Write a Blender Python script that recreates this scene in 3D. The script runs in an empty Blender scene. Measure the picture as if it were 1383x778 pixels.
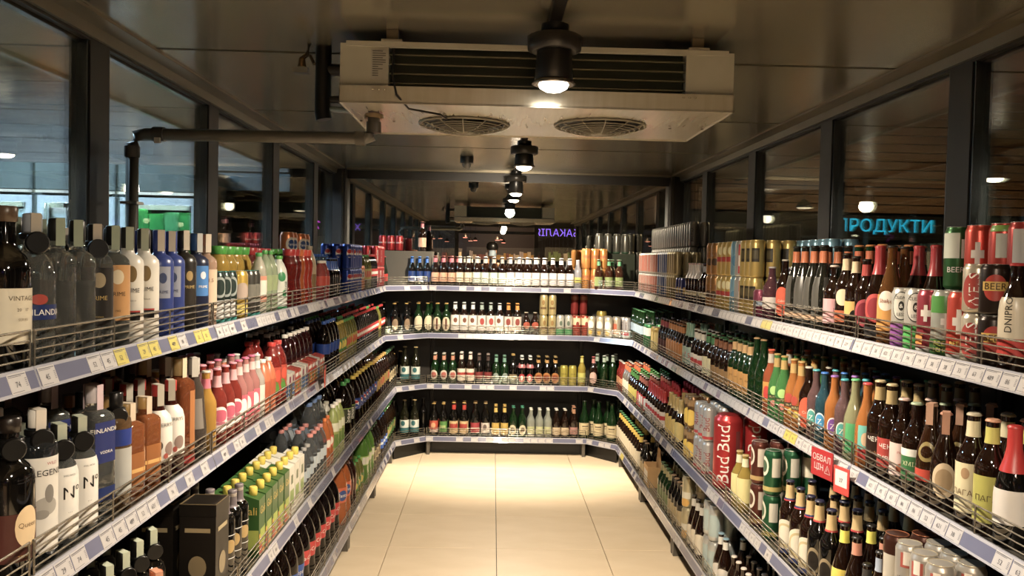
import bpy, bmesh, math, random
from mathutils import Vector, Matrix
random.seed(7)
C = bpy.context.scene.collection
PI = math.pi
def R(d): return math.radians(d)

# ------------------------------------------------------------------ camera
cam_d = bpy.data.cameras.new('camera'); cam = bpy.data.objects.new('camera', cam_d); C.objects.link(cam)
cam_d.sensor_width = 36.0; cam_d.lens = 36.0 * 1120 / 1383; cam_d.clip_start = 0.02; cam_d.clip_end = 100
_fw = Vector((0.023458, 0.999196, -0.032510)); _up = Vector((-0.021229, 0.033009, 0.999230))
_rt = _fw.cross(_up)
_m = Matrix((_rt, _up, -_fw)).transposed().to_4x4()
cam.matrix_world = Matrix.Translation((0, 0, 1.605)) @ _m
bpy.context.scene.camera = cam

# ------------------------------------------------------------------ world, light, exposure
W = bpy.data.worlds.new('world'); bpy.context.scene.world = W; W.use_nodes = True
W.node_tree.nodes['Background'].inputs[0].default_value = (0.5, 0.6, 0.7, 1)
W.node_tree.nodes['Background'].inputs[1].default_value = 0.02
vs = bpy.context.scene.view_settings
vs.view_transform = 'Standard'; vs.look = 'None'; vs.gamma = 1.0; vs.exposure = 0.14
cy = bpy.context.scene.cycles
cy.use_denoising = True
cy.max_bounces = 10; cy.transmission_bounces = 8; cy.transparent_max_bounces = 12; cy.glossy_bounces = 5; cy.diffuse_bounces = 3
cy.caustics_reflective = False; cy.caustics_refractive = False; cy.sample_clamp_indirect = 4.0
WARM = (1.0, 0.85, 0.66)
# ------------------------------------------------------------------ materials
def lin(h):
    v = [int(h[i:i + 2], 16) / 255 for i in (0, 2, 4)]
    return tuple(x / 12.92 if x <= .04045 else ((x + .055) / 1.055) ** 2.4 for x in v) + (1,)
def tone(h):
    r, g, b, _ = lin(h); l = .3 * r + .6 * g + .1 * b; k = .80
    return tuple((l + (c - l) * k) * .86 for c in (r, g, b)) + (1,)
MATS = {}
SPEC = {  # code: roughness, metallic, transmission, ior, coat
    'p': (.32, 0, 0, 1.46, 0), 'q': (.6, 0, 0, 1.4, 0), 'g': (.07, 0, 0, 1.5, .3), 'c': (.06, 0, .5, 1.33, .3),
    't': (.03, 0, .94, 1.16, .6), 'm': (.3, .55, 0, 1.5, 0), 'k': (.5, .2, 0, 1.45, 0), 's': (.25, .9, 0, 1.5, 0)}
def M(code):
    """code 'x:rrggbb' : surface family and colour, or a named material made below"""
    if code in MATS: return MATS[code]
    fam, hx = code.split(':')
    m = bpy.data.materials.new('mat_' + fam + '_' + hx); m.use_nodes = True
    b = m.node_tree.nodes['Principled BSDF']
    if fam == 'e' or fam == 'f':
        b.inputs['Base Color'].default_value = (0, 0, 0, 1)
        b.inputs['Emission Color'].default_value = lin(hx); b.inputs['Emission Strength'].default_value = 3.0 if fam == 'e' else 1.0
    else:
        ro, me, tr, ior, coat = SPEC[fam]
        b.inputs['Base Color'].default_value = tone(hx); b.inputs['Roughness'].default_value = ro
        b.inputs['Metallic'].default_value = me; b.inputs['Transmission Weight'].default_value = tr
        b.inputs['IOR'].default_value = ior; b.inputs['Coat Weight'].default_value = coat; b.inputs['Coat Roughness'].default_value = .03
    MATS[code] = m; return m
def nodemat(name, build):
    m = bpy.data.materials.new(name); m.use_nodes = True
    build(m.node_tree, m.node_tree.nodes['Principled BSDF'], m.node_tree.nodes, m.node_tree.links)
    MATS[name] = m; return m
def noise_col(nt, b, c1, c2, scale, detail=4, stretch=(1, 1, 1), bump=0, inp='Base Color'):
    N, L = nt.nodes, nt.links
    tc = N.new('ShaderNodeTexCoord'); mp = N.new('ShaderNodeMapping'); mp.inputs['Scale'].default_value = stretch
    nz = N.new('ShaderNodeTexNoise'); nz.inputs['Scale'].default_value = scale; nz.inputs['Detail'].default_value = detail
    cr = N.new('ShaderNodeValToRGB'); cr.color_ramp.elements[0].position = .3; cr.color_ramp.elements[1].position = .72
    cr.color_ramp.elements[0].color = lin(c1); cr.color_ramp.elements[1].color = lin(c2)
    L.new(tc.outputs['Object'], mp.inputs[0]); L.new(mp.outputs[0], nz.inputs['Vector']); L.new(nz.outputs['Fac'], cr.inputs[0]); L.new(cr.outputs[0], b.inputs[inp])
    if bump:
        bp = N.new('ShaderNodeBump'); bp.inputs['Strength'].default_value = bump; bp.inputs['Distance'].default_value = .002
        L.new(nz.outputs['Fac'], bp.inputs['Height']); L.new(bp.outputs[0], b.inputs['Normal'])
def sp(b, **k):
    for a, v in k.items(): b.inputs[a.replace('_', ' ')].default_value = v
def _floor(nt, b, N, L): noise_col(nt, b, 'e2ceae', 'ecd9bc', 3.5, 8, (1, 2.2, 1), .04); sp(b, Roughness=.38)
def _ceil(nt, b, N, L): noise_col(nt, b, '8f8977', '9c9684', 1.2, 3, (1, 1, 1)); sp(b, Roughness=.2, Metallic=.6)
def _steel(nt, b, N, L): noise_col(nt, b, 'd6d0c0', 'e2dccd', 4, 2, (12, 1, 1)); sp(b, Roughness=.22, Metallic=.55)
def _frame(nt, b, N, L): noise_col(nt, b, '211e19', '28241e', 6, 2); sp(b, Roughness=.45, Metallic=.1)
def _cove(nt, b, N, L): noise_col(nt, b, '77705f', '807866', 5, 2); sp(b, Roughness=.32, Metallic=.5)
def _plank(nt, b, N, L): noise_col(nt, b, '7d7775', '99928e', 3, 6, (.5, 1, 8)); sp(b, Roughness=.6)
def _slat(nt, b, N, L): noise_col(nt, b, '6e5037', '8a6647', 3, 6, (.5, 1, 8)); sp(b, Roughness=.55)
def _white(nt, b, N, L): noise_col(nt, b, 'bab7a8', 'c6c3b4', 8, 2); sp(b, Roughness=.4)
def _rail(nt, b, N, L): noise_col(nt, b, '9a9aa2', 'a6a6ae', 6, 2); sp(b, Roughness=.16); b.inputs['Coat Weight'].default_value = .6
def _strip(nt, b, N, L): noise_col(nt, b, '5e6075', '686a80', 6, 2); sp(b, Roughness=.2); b.inputs['Coat Weight'].default_value = .5
def _board(nt, b, N, L): noise_col(nt, b, '4a463f', '55514a', 8, 2); sp(b, Roughness=.4, Metallic=.2)
def _back(nt, b, N, L): noise_col(nt, b, '26221d', '2d2924', 4, 3); sp(b, Roughness=.45)
def _dark(nt, b, N, L): noise_col(nt, b, '12110f', '181613', 3, 3); sp(b, Roughness=.5)
def _storefloor(nt, b, N, L): noise_col(nt, b, '6f675b', '7d7468', 2, 4); sp(b, Roughness=.4)
def _card(nt, b, N, L): noise_col(nt, b, 'b08d60', 'bd9a6c', 14, 4); sp(b, Roughness=.75)
def _freez(nt, b, N, L): noise_col(nt, b, '59605d', '626966', 3, 2); sp(b, Roughness=.5)
def _skin(nt, b, N, L): noise_col(nt, b, 'b98464', 'c69373', 20, 3); sp(b, Roughness=.5)
for n, f in dict(floor=_floor, ceiling=_ceil, steel=_steel, frame=_frame, cove=_cove, plank=_plank, slat=_slat, offwhite=_white, rail=_rail, strip=_strip,
                 board=_board, back=_back, dark=_dark, storefloor=_storefloor, card=_card, freezer=_freez, skin=_skin).items(): nodemat(n, f)
def glassmat(name, refl0, refl1, tint):
    m = bpy.data.materials.new(name); m.use_nodes = True; nt = m.node_tree; N, L = nt.nodes, nt.links
    N.remove(N['Principled BSDF']); out = N['Material Output']
    t = N.new('ShaderNodeBsdfTransparent'); t.inputs[0].default_value = tint
    g = N.new('ShaderNodeBsdfGlossy'); g.inputs['Roughness'].default_value = 0.0; g.inputs['Color'].default_value = (.95, .95, .9, 1)
    lw = N.new('ShaderNodeLayerWeight'); lw.inputs[0].default_value = .22
    mr = N.new('ShaderNodeMapRange'); mr.inputs['To Min'].default_value = refl0; mr.inputs['To Max'].default_value = refl1
    mx = N.new('ShaderNodeMixShader')
    L.new(lw.outputs['Fresnel'], mr.inputs[0]); L.new(mr.outputs[0], mx.inputs[0]); L.new(t.outputs[0], mx.inputs[1]); L.new(g.outputs[0], mx.inputs[2]); L.new(mx.outputs[0], out.inputs[0])
    MATS[name] = m
glassmat('rear_glass', .72, 1.0, (.6, .62, .6, 1))
glassmat('side_glass', .12, .75, (.78, .82, .8, 1))
glassmat('door_glass', .05, .9, (.9, .95, .95, 1))

# ------------------------------------------------------------------ mesh building
class MB:
    def __init__(s): s.v = []; s.f = []; s.m = []; s.sm = []; s.codes = []
    def mi(s, code):
        if code not in s.codes: s.codes.append(code)
        return s.codes.index(code)
    def add(s, vs, fs, code, smooth=False):
        o = len(s.v); i = s.mi(code); s.v += [tuple(v) for v in vs]
        for f in fs: s.f.append(tuple(o + k for k in f)); s.m.append(i); s.sm.append(smooth)
        return s
    def box(s, x0, x1, y0, y1, z0, z1, code):
        vs = [(x, y, z) for z in (z0, z1) for y in (y0, y1) for x in (x0, x1)]
        return s.add(vs, [(0, 2, 3, 1), (4, 5, 7, 6), (0, 1, 5, 4), (2, 6, 7, 3), (0, 4, 6, 2), (1, 3, 7, 5)], code)
    def prism(s, pts, z0, z1, code):
        n = len(pts); vs = [(x, y, z0) for x, y in pts] + [(x, y, z1) for x, y in pts]
        a = sum(pts[i][0] * pts[(i + 1) % n][1] - pts[(i + 1) % n][0] * pts[i][1] for i in range(n))
        if a < 0: vs = [(x, y, z0) for x, y in pts[::-1]] + [(x, y, z1) for x, y in pts[::-1]]
        return s.add(vs, [tuple(range(n))[::-1], tuple(range(n, 2 * n))] + [(i, (i + 1) % n, n + (i + 1) % n, n + i) for i in range(n)], code)
    def tube(s, pts, r, code, n=8, caps=True):
        pts = [Vector(p) for p in pts]; vs = []; fs = []
        for i, p in enumerate(pts):
            d = (pts[min(i + 1, len(pts) - 1)] - pts[max(i - 1, 0)]).normalized()
            a = d.cross(Vector((0, 0, 1)) if abs(d.z) < .9 else Vector((1, 0, 0))).normalized(); b = d.cross(a)
            vs += [p + (a * math.cos(2 * PI * k / n) + b * math.sin(2 * PI * k / n)) * r for k in range(n)]
        for i in range(len(pts) - 1):
            for k in range(n): fs.append((i * n + k, i * n + (k + 1) % n, (i + 1) * n + (k + 1) % n, (i + 1) * n + k))
        s.add(vs, fs, code, True)
        if caps: s.add(vs[:n] , [tuple(range(n))], code); s.add(vs[-n:], [tuple(range(n))[::-1]], code)
        return s
    def lathe(s, prof, code, n=20, cx=0, cy=0, p=None, sharp=True):
        """prof: (radius, z) from the bottom up; p: exponent of the section per point (2 = round)"""
        vs = []; fs = []
        for i, (r, z) in enumerate(prof):
            for k in range(n):
                a = 2 * PI * (k + .5) / n; q = sect(a, p[i] if p else 2)
                vs.append((cx + r * q * math.sin(a), cy - r * q * math.cos(a), z))
        for i in range(len(prof) - 1):
            for k in range(n): fs.append((i * n + k, i * n + (k + 1) % n, (i + 1) * n + (k + 1) % n, (i + 1) * n + k))
        s.add(vs, fs, code, True)
        if prof[0][0] > 1e-5: s.add(vs[:n], [tuple(range(n))[::-1]], code)
        if prof[-1][0] > 1e-5: s.add(vs[-n:], [tuple(range(n))], code)
        return s
    def join(s, o):
        mp = [s.mi(c) for c in o.codes]; k = len(s.v); s.v += o.v
        s.f += [tuple(k + i for i in f) for f in o.f]; s.m += [mp[i] for i in o.m]; s.sm += o.sm
        return s
    def mesh(s, name):
        me = bpy.data.meshes.new(name); me.from_pydata(s.v, [], s.f)
        for c in s.codes: me.materials.append(M(c))
        me.polygons.foreach_set('material_index', s.m); me.polygons.foreach_set('use_smooth', s.sm); me.update()
        return me
    def build(s, name, parent=None, loc=(0, 0, 0), rz=0):
        return link(name, s.mesh(name), parent, loc, rz)
def sect(a, p):
    if p <= 2.01: return 1.0
    return 1.0 / ((abs(math.cos(a)) ** p + abs(math.sin(a)) ** p) ** (1 / p))
def link(name, data, parent=None, loc=(0, 0, 0), rz=0):
    o = bpy.data.objects.new(name, data); C.objects.link(o); o.location = loc; o.rotation_euler = (0, 0, rz)
    if parent: o.parent = parent
    return o
def thing(name, label, cat, loc=(0, 0, 0), rz=0, group=None, kind=None):
    o = link(name, None, None, loc, rz); o.empty_display_size = .05; return tag(o, label, cat, group, kind)
def tag(o, label, cat, group=None, kind=None):
    o['label'] = label; o['category'] = cat
    if group: o['group'] = group
    if kind: o['kind'] = kind
    return o
def struct(name, mb=None, parent=None, label=None, loc=(0, 0, 0)):
    o = mb.build(name, parent, loc) if mb else link(name, None, parent, loc)
    if not parent: o['kind'] = 'structure';
    if label: o['label'] = label
    return o
TXT = {}
def text2d(st):
    """outline of a word as flat triangles: height 1, centred"""
    if st not in TXT:
        cu = bpy.data.curves.new('word', 'FONT'); cu.body = st; cu.size = 1.35; cu.align_x = 'CENTER'; cu.resolution_u = 2; cu.space_line = .85
        o = bpy.data.objects.new('word', cu); C.objects.link(o); me = o.to_mesh()
        vs = [(v.co.x, v.co.y) for v in me.vertices]; fs = [tuple(p.vertices) for p in me.polygons]
        o.to_mesh_clear(); bpy.data.objects.remove(o); bpy.data.curves.remove(cu)
        ys = [v[1] for v in vs] or [0]; ym = (min(ys) + max(ys)) / 2
        TXT[st] = ([(x, y - ym) for x, y in vs], fs)
    return TXT[st]
def flat_text(mb, st, size, code, fn, bold=0):
    v, f = text2d(st); mb.add([fn(x * size, y * size) for x, y in v], f, code)

# ------------------------------------------------------------------ kinds of goods
PR = {
 'long': [(.9, 0), (1, .02), (1, .56), (.97, .61), (.8, .67), (.57, .73), (.45, .785), (.4, .85), (.38, .965)],
 'stub': [(.9, 0), (1, .02), (1, .55), (.93, .64), (.66, .74), (.46, .8), (.4, .88), (.4, .96)],
 'wine': [(.92, 0), (1, .015), (1, .6), (.96, .655), (.75, .7), (.45, .74), (.38, .78), (.37, .96)],
 'burg': [(.92, 0), (1, .02), (1, .42), (.93, .52), (.7, .64), (.5, .73), (.38, .82), (.36, .96)],
 'vodka': [(.9, 0), (1, .015), (1, .68), (.96, .72), (.74, .755), (.46, .775), (.4, .8), (.39, .96)],
 'tall': [(.9, 0), (1, .015), (1, .74), (.95, .78), (.7, .81), (.46, .83), (.42, .85), (.4, .96)],
 'flask': [(.85, 0), (1, .03), (1, .5), (.98, .6), (.85, .68), (.5, .74), (.4, .78), (.38, .96)],
 'pet': [(.5, 0), (.85, .012), (1, .06), (1, .22), (.93, .31), (.93, .4), (1, .47), (1, .6), (.9, .72), (.6, .85), (.33, .915), (.28, .93), (.28, .95)],
 'water': [(.8, 0), (1, .02), (1, .12), (.93, .15), (1, .18), (1, .3), (.93, .33), (1, .36), (1, .62), (.88, .74), (.6, .85), (.4, .9), (.36, .95)],
 'juice': [(.85, 0), (1, .03), (1, .24), (.86, .38), (.82, .48), (.95, .62), (1, .7), (.93, .78), (.72, .85), (.66, .88), (.66, .9)],
 'bell': [(.9, 0), (1, .02), (1, .3), (.85, .5), (.8, .6), (.72, .7), (.45, .78), (.4, .82), (.4, .96)],
 'can': [(.72, 0), (.8, .008), (.97, .045), (1, .07), (1, .9), (.98, .92), (.88, .965), (.85, .985), (.86, .995)],
 'bigcan': [(.8, 0), (.88, .006), (1, .04), (1, .9), (.93, .95), (.7, .985), (.5, .995)],
 'keg': [(.8, 0), (.95, .02), (1, .06), (1, .9), (.97, .95), (.8, .98), (.78, 1.0)],
}
KINDS = {}
def K(id, name, cat, desc, prof, r, h, body, cap=None, L=(), N=(), T=(), foil=None, stamp=None, disc=False, sq=0, fill=None):
    KINDS[id] = dict(id=id, name=name, cat=cat, desc=desc, prof=prof, r=r, h=h, body=body, cap=cap, L=L, N=N, T=T, foil=foil, stamp=stamp, disc=disc, sq=sq, fill=fill)
class Skin:
    def __init__(s, k):
        s.P = [(a * k['r'], b * k['h']) for a, b in PR[k['prof']]]
        s.sq = k['sq']; s.r = k['r']
    def rad(s, z):
        P = s.P
        if z <= P[0][1]: return P[0][0]
        for (r0, z0), (r1, z1) in zip(P, P[1:]):
            if z <= z1: return r0 + (r1 - r0) * ((z - z0) / (z1 - z0) if z1 > z0 else 0)
        return P[-1][0]
    def p(s, z):
        q = s.rad(z) / s.r
        return 2 + s.sq * max(0, min(1, (q - .5) / .4))
    def pt(s, a, z, off):
        r = s.rad(z) * sect(a, s.p(z)) + off
        return (r * math.sin(a), -r * math.cos(a), z)
    def patch(s, mb, shape, half, z0, z1, code, off, a0=0.0):
        half = R(half); nx = max(4, int(half * 2 / .21)) ; zs = [-1, 1] if shape != 'oval' else [-1, -.8, -.5, 0, .5, .8, 1]
        lo, hi = min(z0, z1), max(z0, z1)
        if shape != 'oval':
            mids = sorted({q[1] for q in s.P if lo + 1e-4 < q[1] < hi - 1e-4}); zl = [lo] + mids + [hi]; zs = [2 * (z - lo) / (hi - lo) - 1 for z in zl]
        vs = []; fs = []
        if shape == 'oval': nx = max(8, int(half * 2 / .2))
        for v in zs:
            for i in range(nx + 1):
                u = -1 + 2 * i / nx
                uu, vv = (u * math.sqrt(1 - v * v / 2), v * math.sqrt(1 - u * u / 2)) if shape == 'oval' else (u, v)
                vs.append(s.pt(R(a0) + uu * half, (lo + hi) / 2 + vv * (hi - lo) / 2, off))
        w = nx + 1
        for j in range(len(zs) - 1):
            for i in range(nx): fs.append((j * w + i, j * w + i + 1, (j + 1) * w + i + 1, (j + 1) * w + i))
        mb.add(vs, fs, code, True)
def cap_mb(k):
    mb = MB(); t, col = k['cap'][0], k['cap'][1]; h, r = k['h'], k['r']; top = PR[k['prof']][-1][0] * r; z = PR[k['prof']][-1][1] * h
    if t == 'crown': mb.lathe([(top * 1.02, h - .007), (top * 1.22, h - .0065), (top * 1.2, h - .004), (top * 1.0, h - .0005), (top * .8, h)], col, 14)
    elif t == 'screw': q = k['cap'][2] if len(k['cap']) > 2 else .03; mb.lathe([(top * 1.06, h - q), (top * 1.12, h - q + .001), (top * 1.12, h - .002), (top * 1.02, h)], col, 16)
    elif t == 'cork': mb.lathe([(top * .8, h - .03), (top * 1.2, h - .028), (top * 1.25, h - .003), (top * 1.1, h)], col, 14)
    elif t == 'pet': mb.lathe([(top * 1.12, z - .003), (top * 1.18, z + .001), (top * 1.18, h - .002), (top * 1.08, h)], col, 16)
    elif t == 'wide': mb.lathe([(top * 1.05, z - .004), (top * 1.12, z), (top * 1.22, h - .003), (top * 1.14, h)], col, 18)
    elif t == 'can':
        mb.lathe([(top * .99, h * .992), (top * 1.02, h), (top * .95, h), (top * .9, h - .004), (.0001, h - .0035)], col, 20)
        mb.lathe([(.004, h - .004), (.009, h - .0025), (.006, h - .0015)], col, 8, 0, -.008)
    return mb
def make_parts(k):
    """list of (part name, MB)"""
    out = []; S = Skin(k); h = k['h']; prof = S.P; lastz = prof[-1][1]
    b = MB()
    pr = list(prof)
    if k['cap'] and k['cap'][0] in ('crown', 'screw', 'cork'): pr.append((prof[-1][0], h - .003))
    b.lathe(pr, k['body'], 32 if k['sq'] else 28, p=[S.p(z) for _, z in pr])
    can = k['prof'] in ('can', 'bigcan', 'keg')
    out.append(('can_body' if can else ('glass_body' if k['cap'] and k['cap'][0] in ('crown', 'screw', 'cork') else 'bottle_body'), b))
    if k['cap']: out.append(('lid' if can else 'cap', cap_mb(k)))
    if k['foil']:
        f = MB(); z0, col = k['foil'][0] * h, k['foil'][1]
        zz = [z0] + [z for _, z in prof if z > z0 + .002] ; f.lathe([(S.rad(z) + .0012, z) for z in zz] + [(prof[-1][0] + .0025, h - .002), (prof[-1][0] * .9, h + .0008)], col, 16, p=[S.p(z) for z in zz] + [2, 2])
        out.append(('neck_foil', f))
    if k['N']:
        f = MB()
        for i, (z0, z1, col) in enumerate(k['N']): S.patch(f, 'wrap', 180, z0 * h, z1 * h, col, .0008 + .0003 * i)
        out.append(('neck_label', f))
    if k['L'] or k['T']:
        f = MB()
        for i, l in enumerate(k['L']):
            S.patch(f, l[0], l[1], l[2] * h, l[3] * h, l[4], .0005 + .0003 * i, l[5] if len(l) > 5 else 0)
        for t in k['T']:
            st, zc, size, col = t[:4]; a0 = R(t[4]) if len(t) > 4 else 0; rot = t[5] if len(t) > 5 else 0
            zc *= h; rr = max(S.rad(zc), .01); o = .0009 + .0003 * len(k['L'])
            def fn(x, y):
                if rot: x, y = -y, x
                return S.pt(a0 + x / rr, zc + y, o)
            flat_text(f, st, size, col, fn)
        out.append(('label', f))
    if k['stamp']:
        f = MB(); w = .009; rr = prof[-1][0] * 1.25 + .001; z0 = h - .055
        f.box(-w, w, -rr - .0006, -rr, z0, h + .0015, k['stamp']); f.box(-w, w, -rr, rr, h + .0008, h + .0015, k['stamp']); f.box(-w, w, rr, rr + .0006, z0, h + .0015, k['stamp'])
        out.append(('tax_stamp', f))
    if k['disc']:
        f = MB(); rr = prof[-1][0] * 1.4
        f.lathe([(rr, h * .83), (rr * 1.1, h * .835), (rr * 1.1, h * .865), (rr, h * .87)], 'p:0c0b0a', 14)
        c = MB().lathe([(.0195, -.004), (.022, -.0015), (.022, .0015), (.0195, .004)], 'p:0e0d0c', 18)
        c.v = [(x, z - rr - .006, y + h * .85 - .012) for x, y, z in c.v]; c.f = [q[::-1] for q in c.f]
        f.join(c); out.append(('security_tag', f))
    return out
def carton_parts(k):
    w, h = k['r'], k['h']; b = MB(); c = k['body']; yk = w * .98
    b.add([(-w, -yk, 0), (w, -yk, 0), (w, yk, 0), (-w, yk, 0), (-w, -yk, h * .84), (w, -yk, h * .84), (w, yk, h * .93), (-w, yk, h * .93)],
          [(3, 2, 1, 0), (4, 5, 6, 7), (0, 1, 5, 4), (2, 3, 7, 6), (0, 4, 7, 3), (1, 2, 6, 5)], c)
    out = [('carton_body', b)]; f = MB(); o = .0006
    for i, (x0, x1, z0, z1, col) in enumerate(k['L']):
        q = o + i * .0003
        for s in (0, 1, 2):
            m = MB(); m.add([(x0 * w, -yk - q, z0 * h), (x1 * w, -yk - q, z0 * h), (x1 * w, -yk - q, z1 * h), (x0 * w, -yk - q, z1 * h)], [(0, 1, 2, 3)], col)
            a = (0, PI / 2, -PI / 2)[s]; m.v = [(math.cos(a) * x - math.sin(a) * y, math.sin(a) * x + math.cos(a) * y, z) for x, y, z in m.v]; f.join(m)
    for st, zc, size, col in k['T']:
        for a in (0, PI / 2, -PI / 2):
            def fn(x, y): y0 = -w - .002; return (math.cos(a) * x - math.sin(a) * y0, math.sin(a) * x + math.cos(a) * y0, zc * h + y)
            flat_text(f, st, size, col, fn)
    if f.v: out.append(('label', f))
    if k['cap']:
        out.append(('cap', MB().lathe([(.012, h * .87), (.0145, h * .88), (.0145, h * .985), (.012, h)], k['cap'][1], 14, 0, -.004)))
    return out
def box_parts(k):
    w, h = k['r'], k['h']; b = MB(); c = k['body']
    e = .003; b.box(-w, w, -w, w, 0, h - .035, c); out = [('box_body', b)]
    l = MB(); l.box(-w - .001, w + .001, -w - .001, w + .001, h - .034, h - .001, c)
    for x0, x1, y0, y1 in ((-w, w, -w, -w + e), (-w, w, w - e, w), (-w, -w + e, -w + e, w - e), (w - e, w, -w + e, w - e)): l.box(x0, x1, y0, y1, h - .001, h + .0006, 'p:6b5a3a')
    out.append(('lid', l)); f = MB()
    for a in (0, PI / 2, -PI / 2):
        def q(x, z, d=.001): return (math.cos(a) * x + math.sin(a) * (w + d), math.sin(a) * x - math.cos(a) * (w + d), z)
        n = 20; f.add([q(0, h * .42)] + [q(w * .5 * math.cos(2 * PI * i / n), h * .42 + w * .62 * math.sin(2 * PI * i / n)) for i in range(n)], [(0, 1 + i, 1 + (i + 1) % n) for i in range(n)], 'p:8a7a58')
        f.add([q(-w * .7, h * .74), q(w * .7, h * .74), q(w * .7, h * .78), q(-w * .7, h * .78)], [(0, 1, 2, 3)], 'p:a09068')
    out.append(('label', f)); return out
def pack_parts(k):
    """open cardboard carrier with six bottle necks"""
    w, h = k['r'], k['h']; d = w; t = .002; b = MB()
    for x0, x1, y0, y1, z1 in ((-w, w, -d, -d + t, .55), (-w, w, d - t, d, .55), (-w, -w + t, -d + t, d - t, .55), (w - t, w, -d + t, d - t, .55)): b.box(x0, x1, y0, y1, 0, h * z1, k['body'])
    b.box(-w, w, -d, d, -.0005, .001, k['body'])
    g = MB(); g.add([(-w, -t, .002), (w, -t, .002), (w, -t, h * .6), (w * .5, -t, h), (-w * .5, -t, h), (-w, -t, h * .6), (-w, t, .002), (w, t, .002), (w, t, h * .6), (w * .5, t, h), (-w * .5, t, h), (-w, t, h * .6)],
         [(0, 1, 2, 3, 4, 5), (11, 10, 9, 8, 7, 6), (0, 6, 7, 1), (1, 7, 8, 2), (2, 8, 9, 3), (3, 9, 10, 4), (4, 10, 11, 5), (5, 11, 6, 0)], k['body'])
    lab = MB(); lab.box(-w * .8, w * .8, -d - .0008, -d - .0002, h * .1, h * .42, k['L'][0]); lab.box(-w - .0008, -w - .0002, -d * .8, d * .8, h * .1, h * .42, k['L'][0])
    return [('carrier_body', b), ('handle', g), ('label', lab)]
PARTS = {}; WHOLE = {}
def get_parts(id):
    if id not in PARTS:
        k = KINDS[id]; fn = {'carton': carton_parts, 'box': box_parts, 'pack': pack_parts}.get(k['prof'], make_parts)
        ps = fn(k); PARTS[id] = [(n, mb.mesh(n)) for n, mb in ps]
        w = MB()
        for n, mb in ps: w.join(mb)
        WHOLE[id] = w.mesh(k['name'])
    return PARTS[id], WHOLE[id]
def fit(desc, rest, n=16):
    w = desc.split(); room = n - len(rest.split())
    if len(w) > room:
        w = w[:room]
        while w[-1] in ('with', 'and', 'a', 'of', 'under', 'in', 'white', 'round', 'pale', 'small', 'big', 'large', 'wide', 'without', 'dark', 'black', 'thin', 'light', 'bright', 'grey', 'green', 'blue', 'red', 'gold', 'yellow', 'orange', 'silver', 'the', 'tall', 'pink', 'cream', 'tan', 'dull') or w[-1].endswith('-'): w.pop()
    return ' '.join(w)
ORD = ['first', 'second', 'third', 'fourth', 'fifth', 'sixth', 'seventh', 'eighth', 'ninth', 'tenth', 'eleventh', 'twelfth', 'thirteenth', 'fourteenth', 'fifteenth', 'sixteenth', 'seventeenth', 'eighteenth', 'nineteenth', 'twentieth'] + ['later'] * 60
COUNT = {}
def put(id, x, y, z, rz, label, group, whole=False):
    k = KINDS[id]; parts, wh = get_parts(id)
    COUNT[id] = COUNT.get(id, 0) + 1
    if whole:
        o = link(k['name'], wh, None, (x, y, z), rz)
    else:
        o = link(k['name'], None, None, (x, y, z), rz); o.empty_display_size = .03
        for n, me in parts: link(n, me, o)
    tag(o, label, k['cat'], group)
    return o
E_BACK, E_NEAR, E_L1, E_L2, E_L3 = 230, 250, 310, 500, 170
# ------------------------------------------------------------------ the setting
XL, XR, YB, YF, ZC = -1.385, 1.635, 7.35, -2.0, 2.385
f = struct('floor', MB().box(-9, 10, -13, 15, -.06, -.012, 'dark'))
tile = MB(); e = .0016
tile.add([(x * (.3 - e), y * (.3 - e), -.012) for x, y in ((-1, -1), (1, -1), (1, 1), (-1, 1))] + [(x * (.3 - e), y * (.3 - e), -.001) for x, y in ((-1, -1), (1, -1), (1, 1), (-1, 1))] + [(x * (.3 - e - .001), y * (.3 - e - .001), 0) for x, y in ((-1, -1), (1, -1), (1, 1), (-1, 1))],
         [(0, 1, 5, 4), (1, 2, 6, 5), (2, 3, 7, 6), (3, 0, 4, 7), (4, 5, 9, 8), (5, 6, 10, 9), (6, 7, 11, 10), (7, 4, 8, 11), (8, 9, 10, 11)], 'floor')
tm = tile.mesh('tile')
for i in range(-3, 4):
    for j in range(16): link('tile', tm, f, (.352 + .6 * i - .6, -1.75 + .6 * j + .03, 0))
st = MB().box(-9, XL - .08, -13, 15, -.012, -.004, 'storefloor').box(XR + .08, 10, -13, 15, -.012, -.004, 'storefloor').box(XL - .08, XR + .08, -13, YF - .1, -.012, -.004, 'storefloor').box(XL - .08, XR + .08, YB + .1, 15, -.012, -.004, 'storefloor')
st.build('store_paving', f)
ce = struct('ceiling', MB().box(XL - .1, XR + .1, YF - .1, YB + .1, ZC + .014, ZC + .09, 'dark'))
ys = [-1.96] + [-1.94 + 1.29 * i - .0 for i in range(1, 8)]
seams = [-1.99, -.65, .64, 1.93, 3.22, 4.51, 5.8, 7.09, 7.36]
for a, b in zip(seams, seams[1:]): MB().box(XL, XR, a + .014, b - .014, ZC, ZC + .02, 'ceiling').build('ceiling_panel', ce)
def cove(side):
    x = XL if side < 0 else XR; s = -side
    m = MB(); m.prism([(0, 0), (.085, 0), (.085, .012), (.012, .012)], 0, 1, 'cove')
    v = [(x + s * (.0 + px), y, ZC - .0 - (0.045 if px < .02 and py < .5 else 0)) for px, py, y in ()]
    pr = [(0, 0), (.085, 0), (.085, -.010), (.02, -.014), (.014, -.05), (0, -.05)]
    vs = [(x + s * px, YF, ZC + pz) for px, pz in pr] + [(x + s * px, YB, ZC + pz) for px, pz in pr]; n = len(pr)
    mb = MB().add(vs, [tuple(range(n)), tuple(range(2 * n - 1, n - 1, -1))] + [(i, i + n, (i + 1) % n + n, (i + 1) % n) for i in range(n)], 'cove')
    return mb
struct('trim_1', cove(-1)); struct('trim_2', cove(1))
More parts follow.
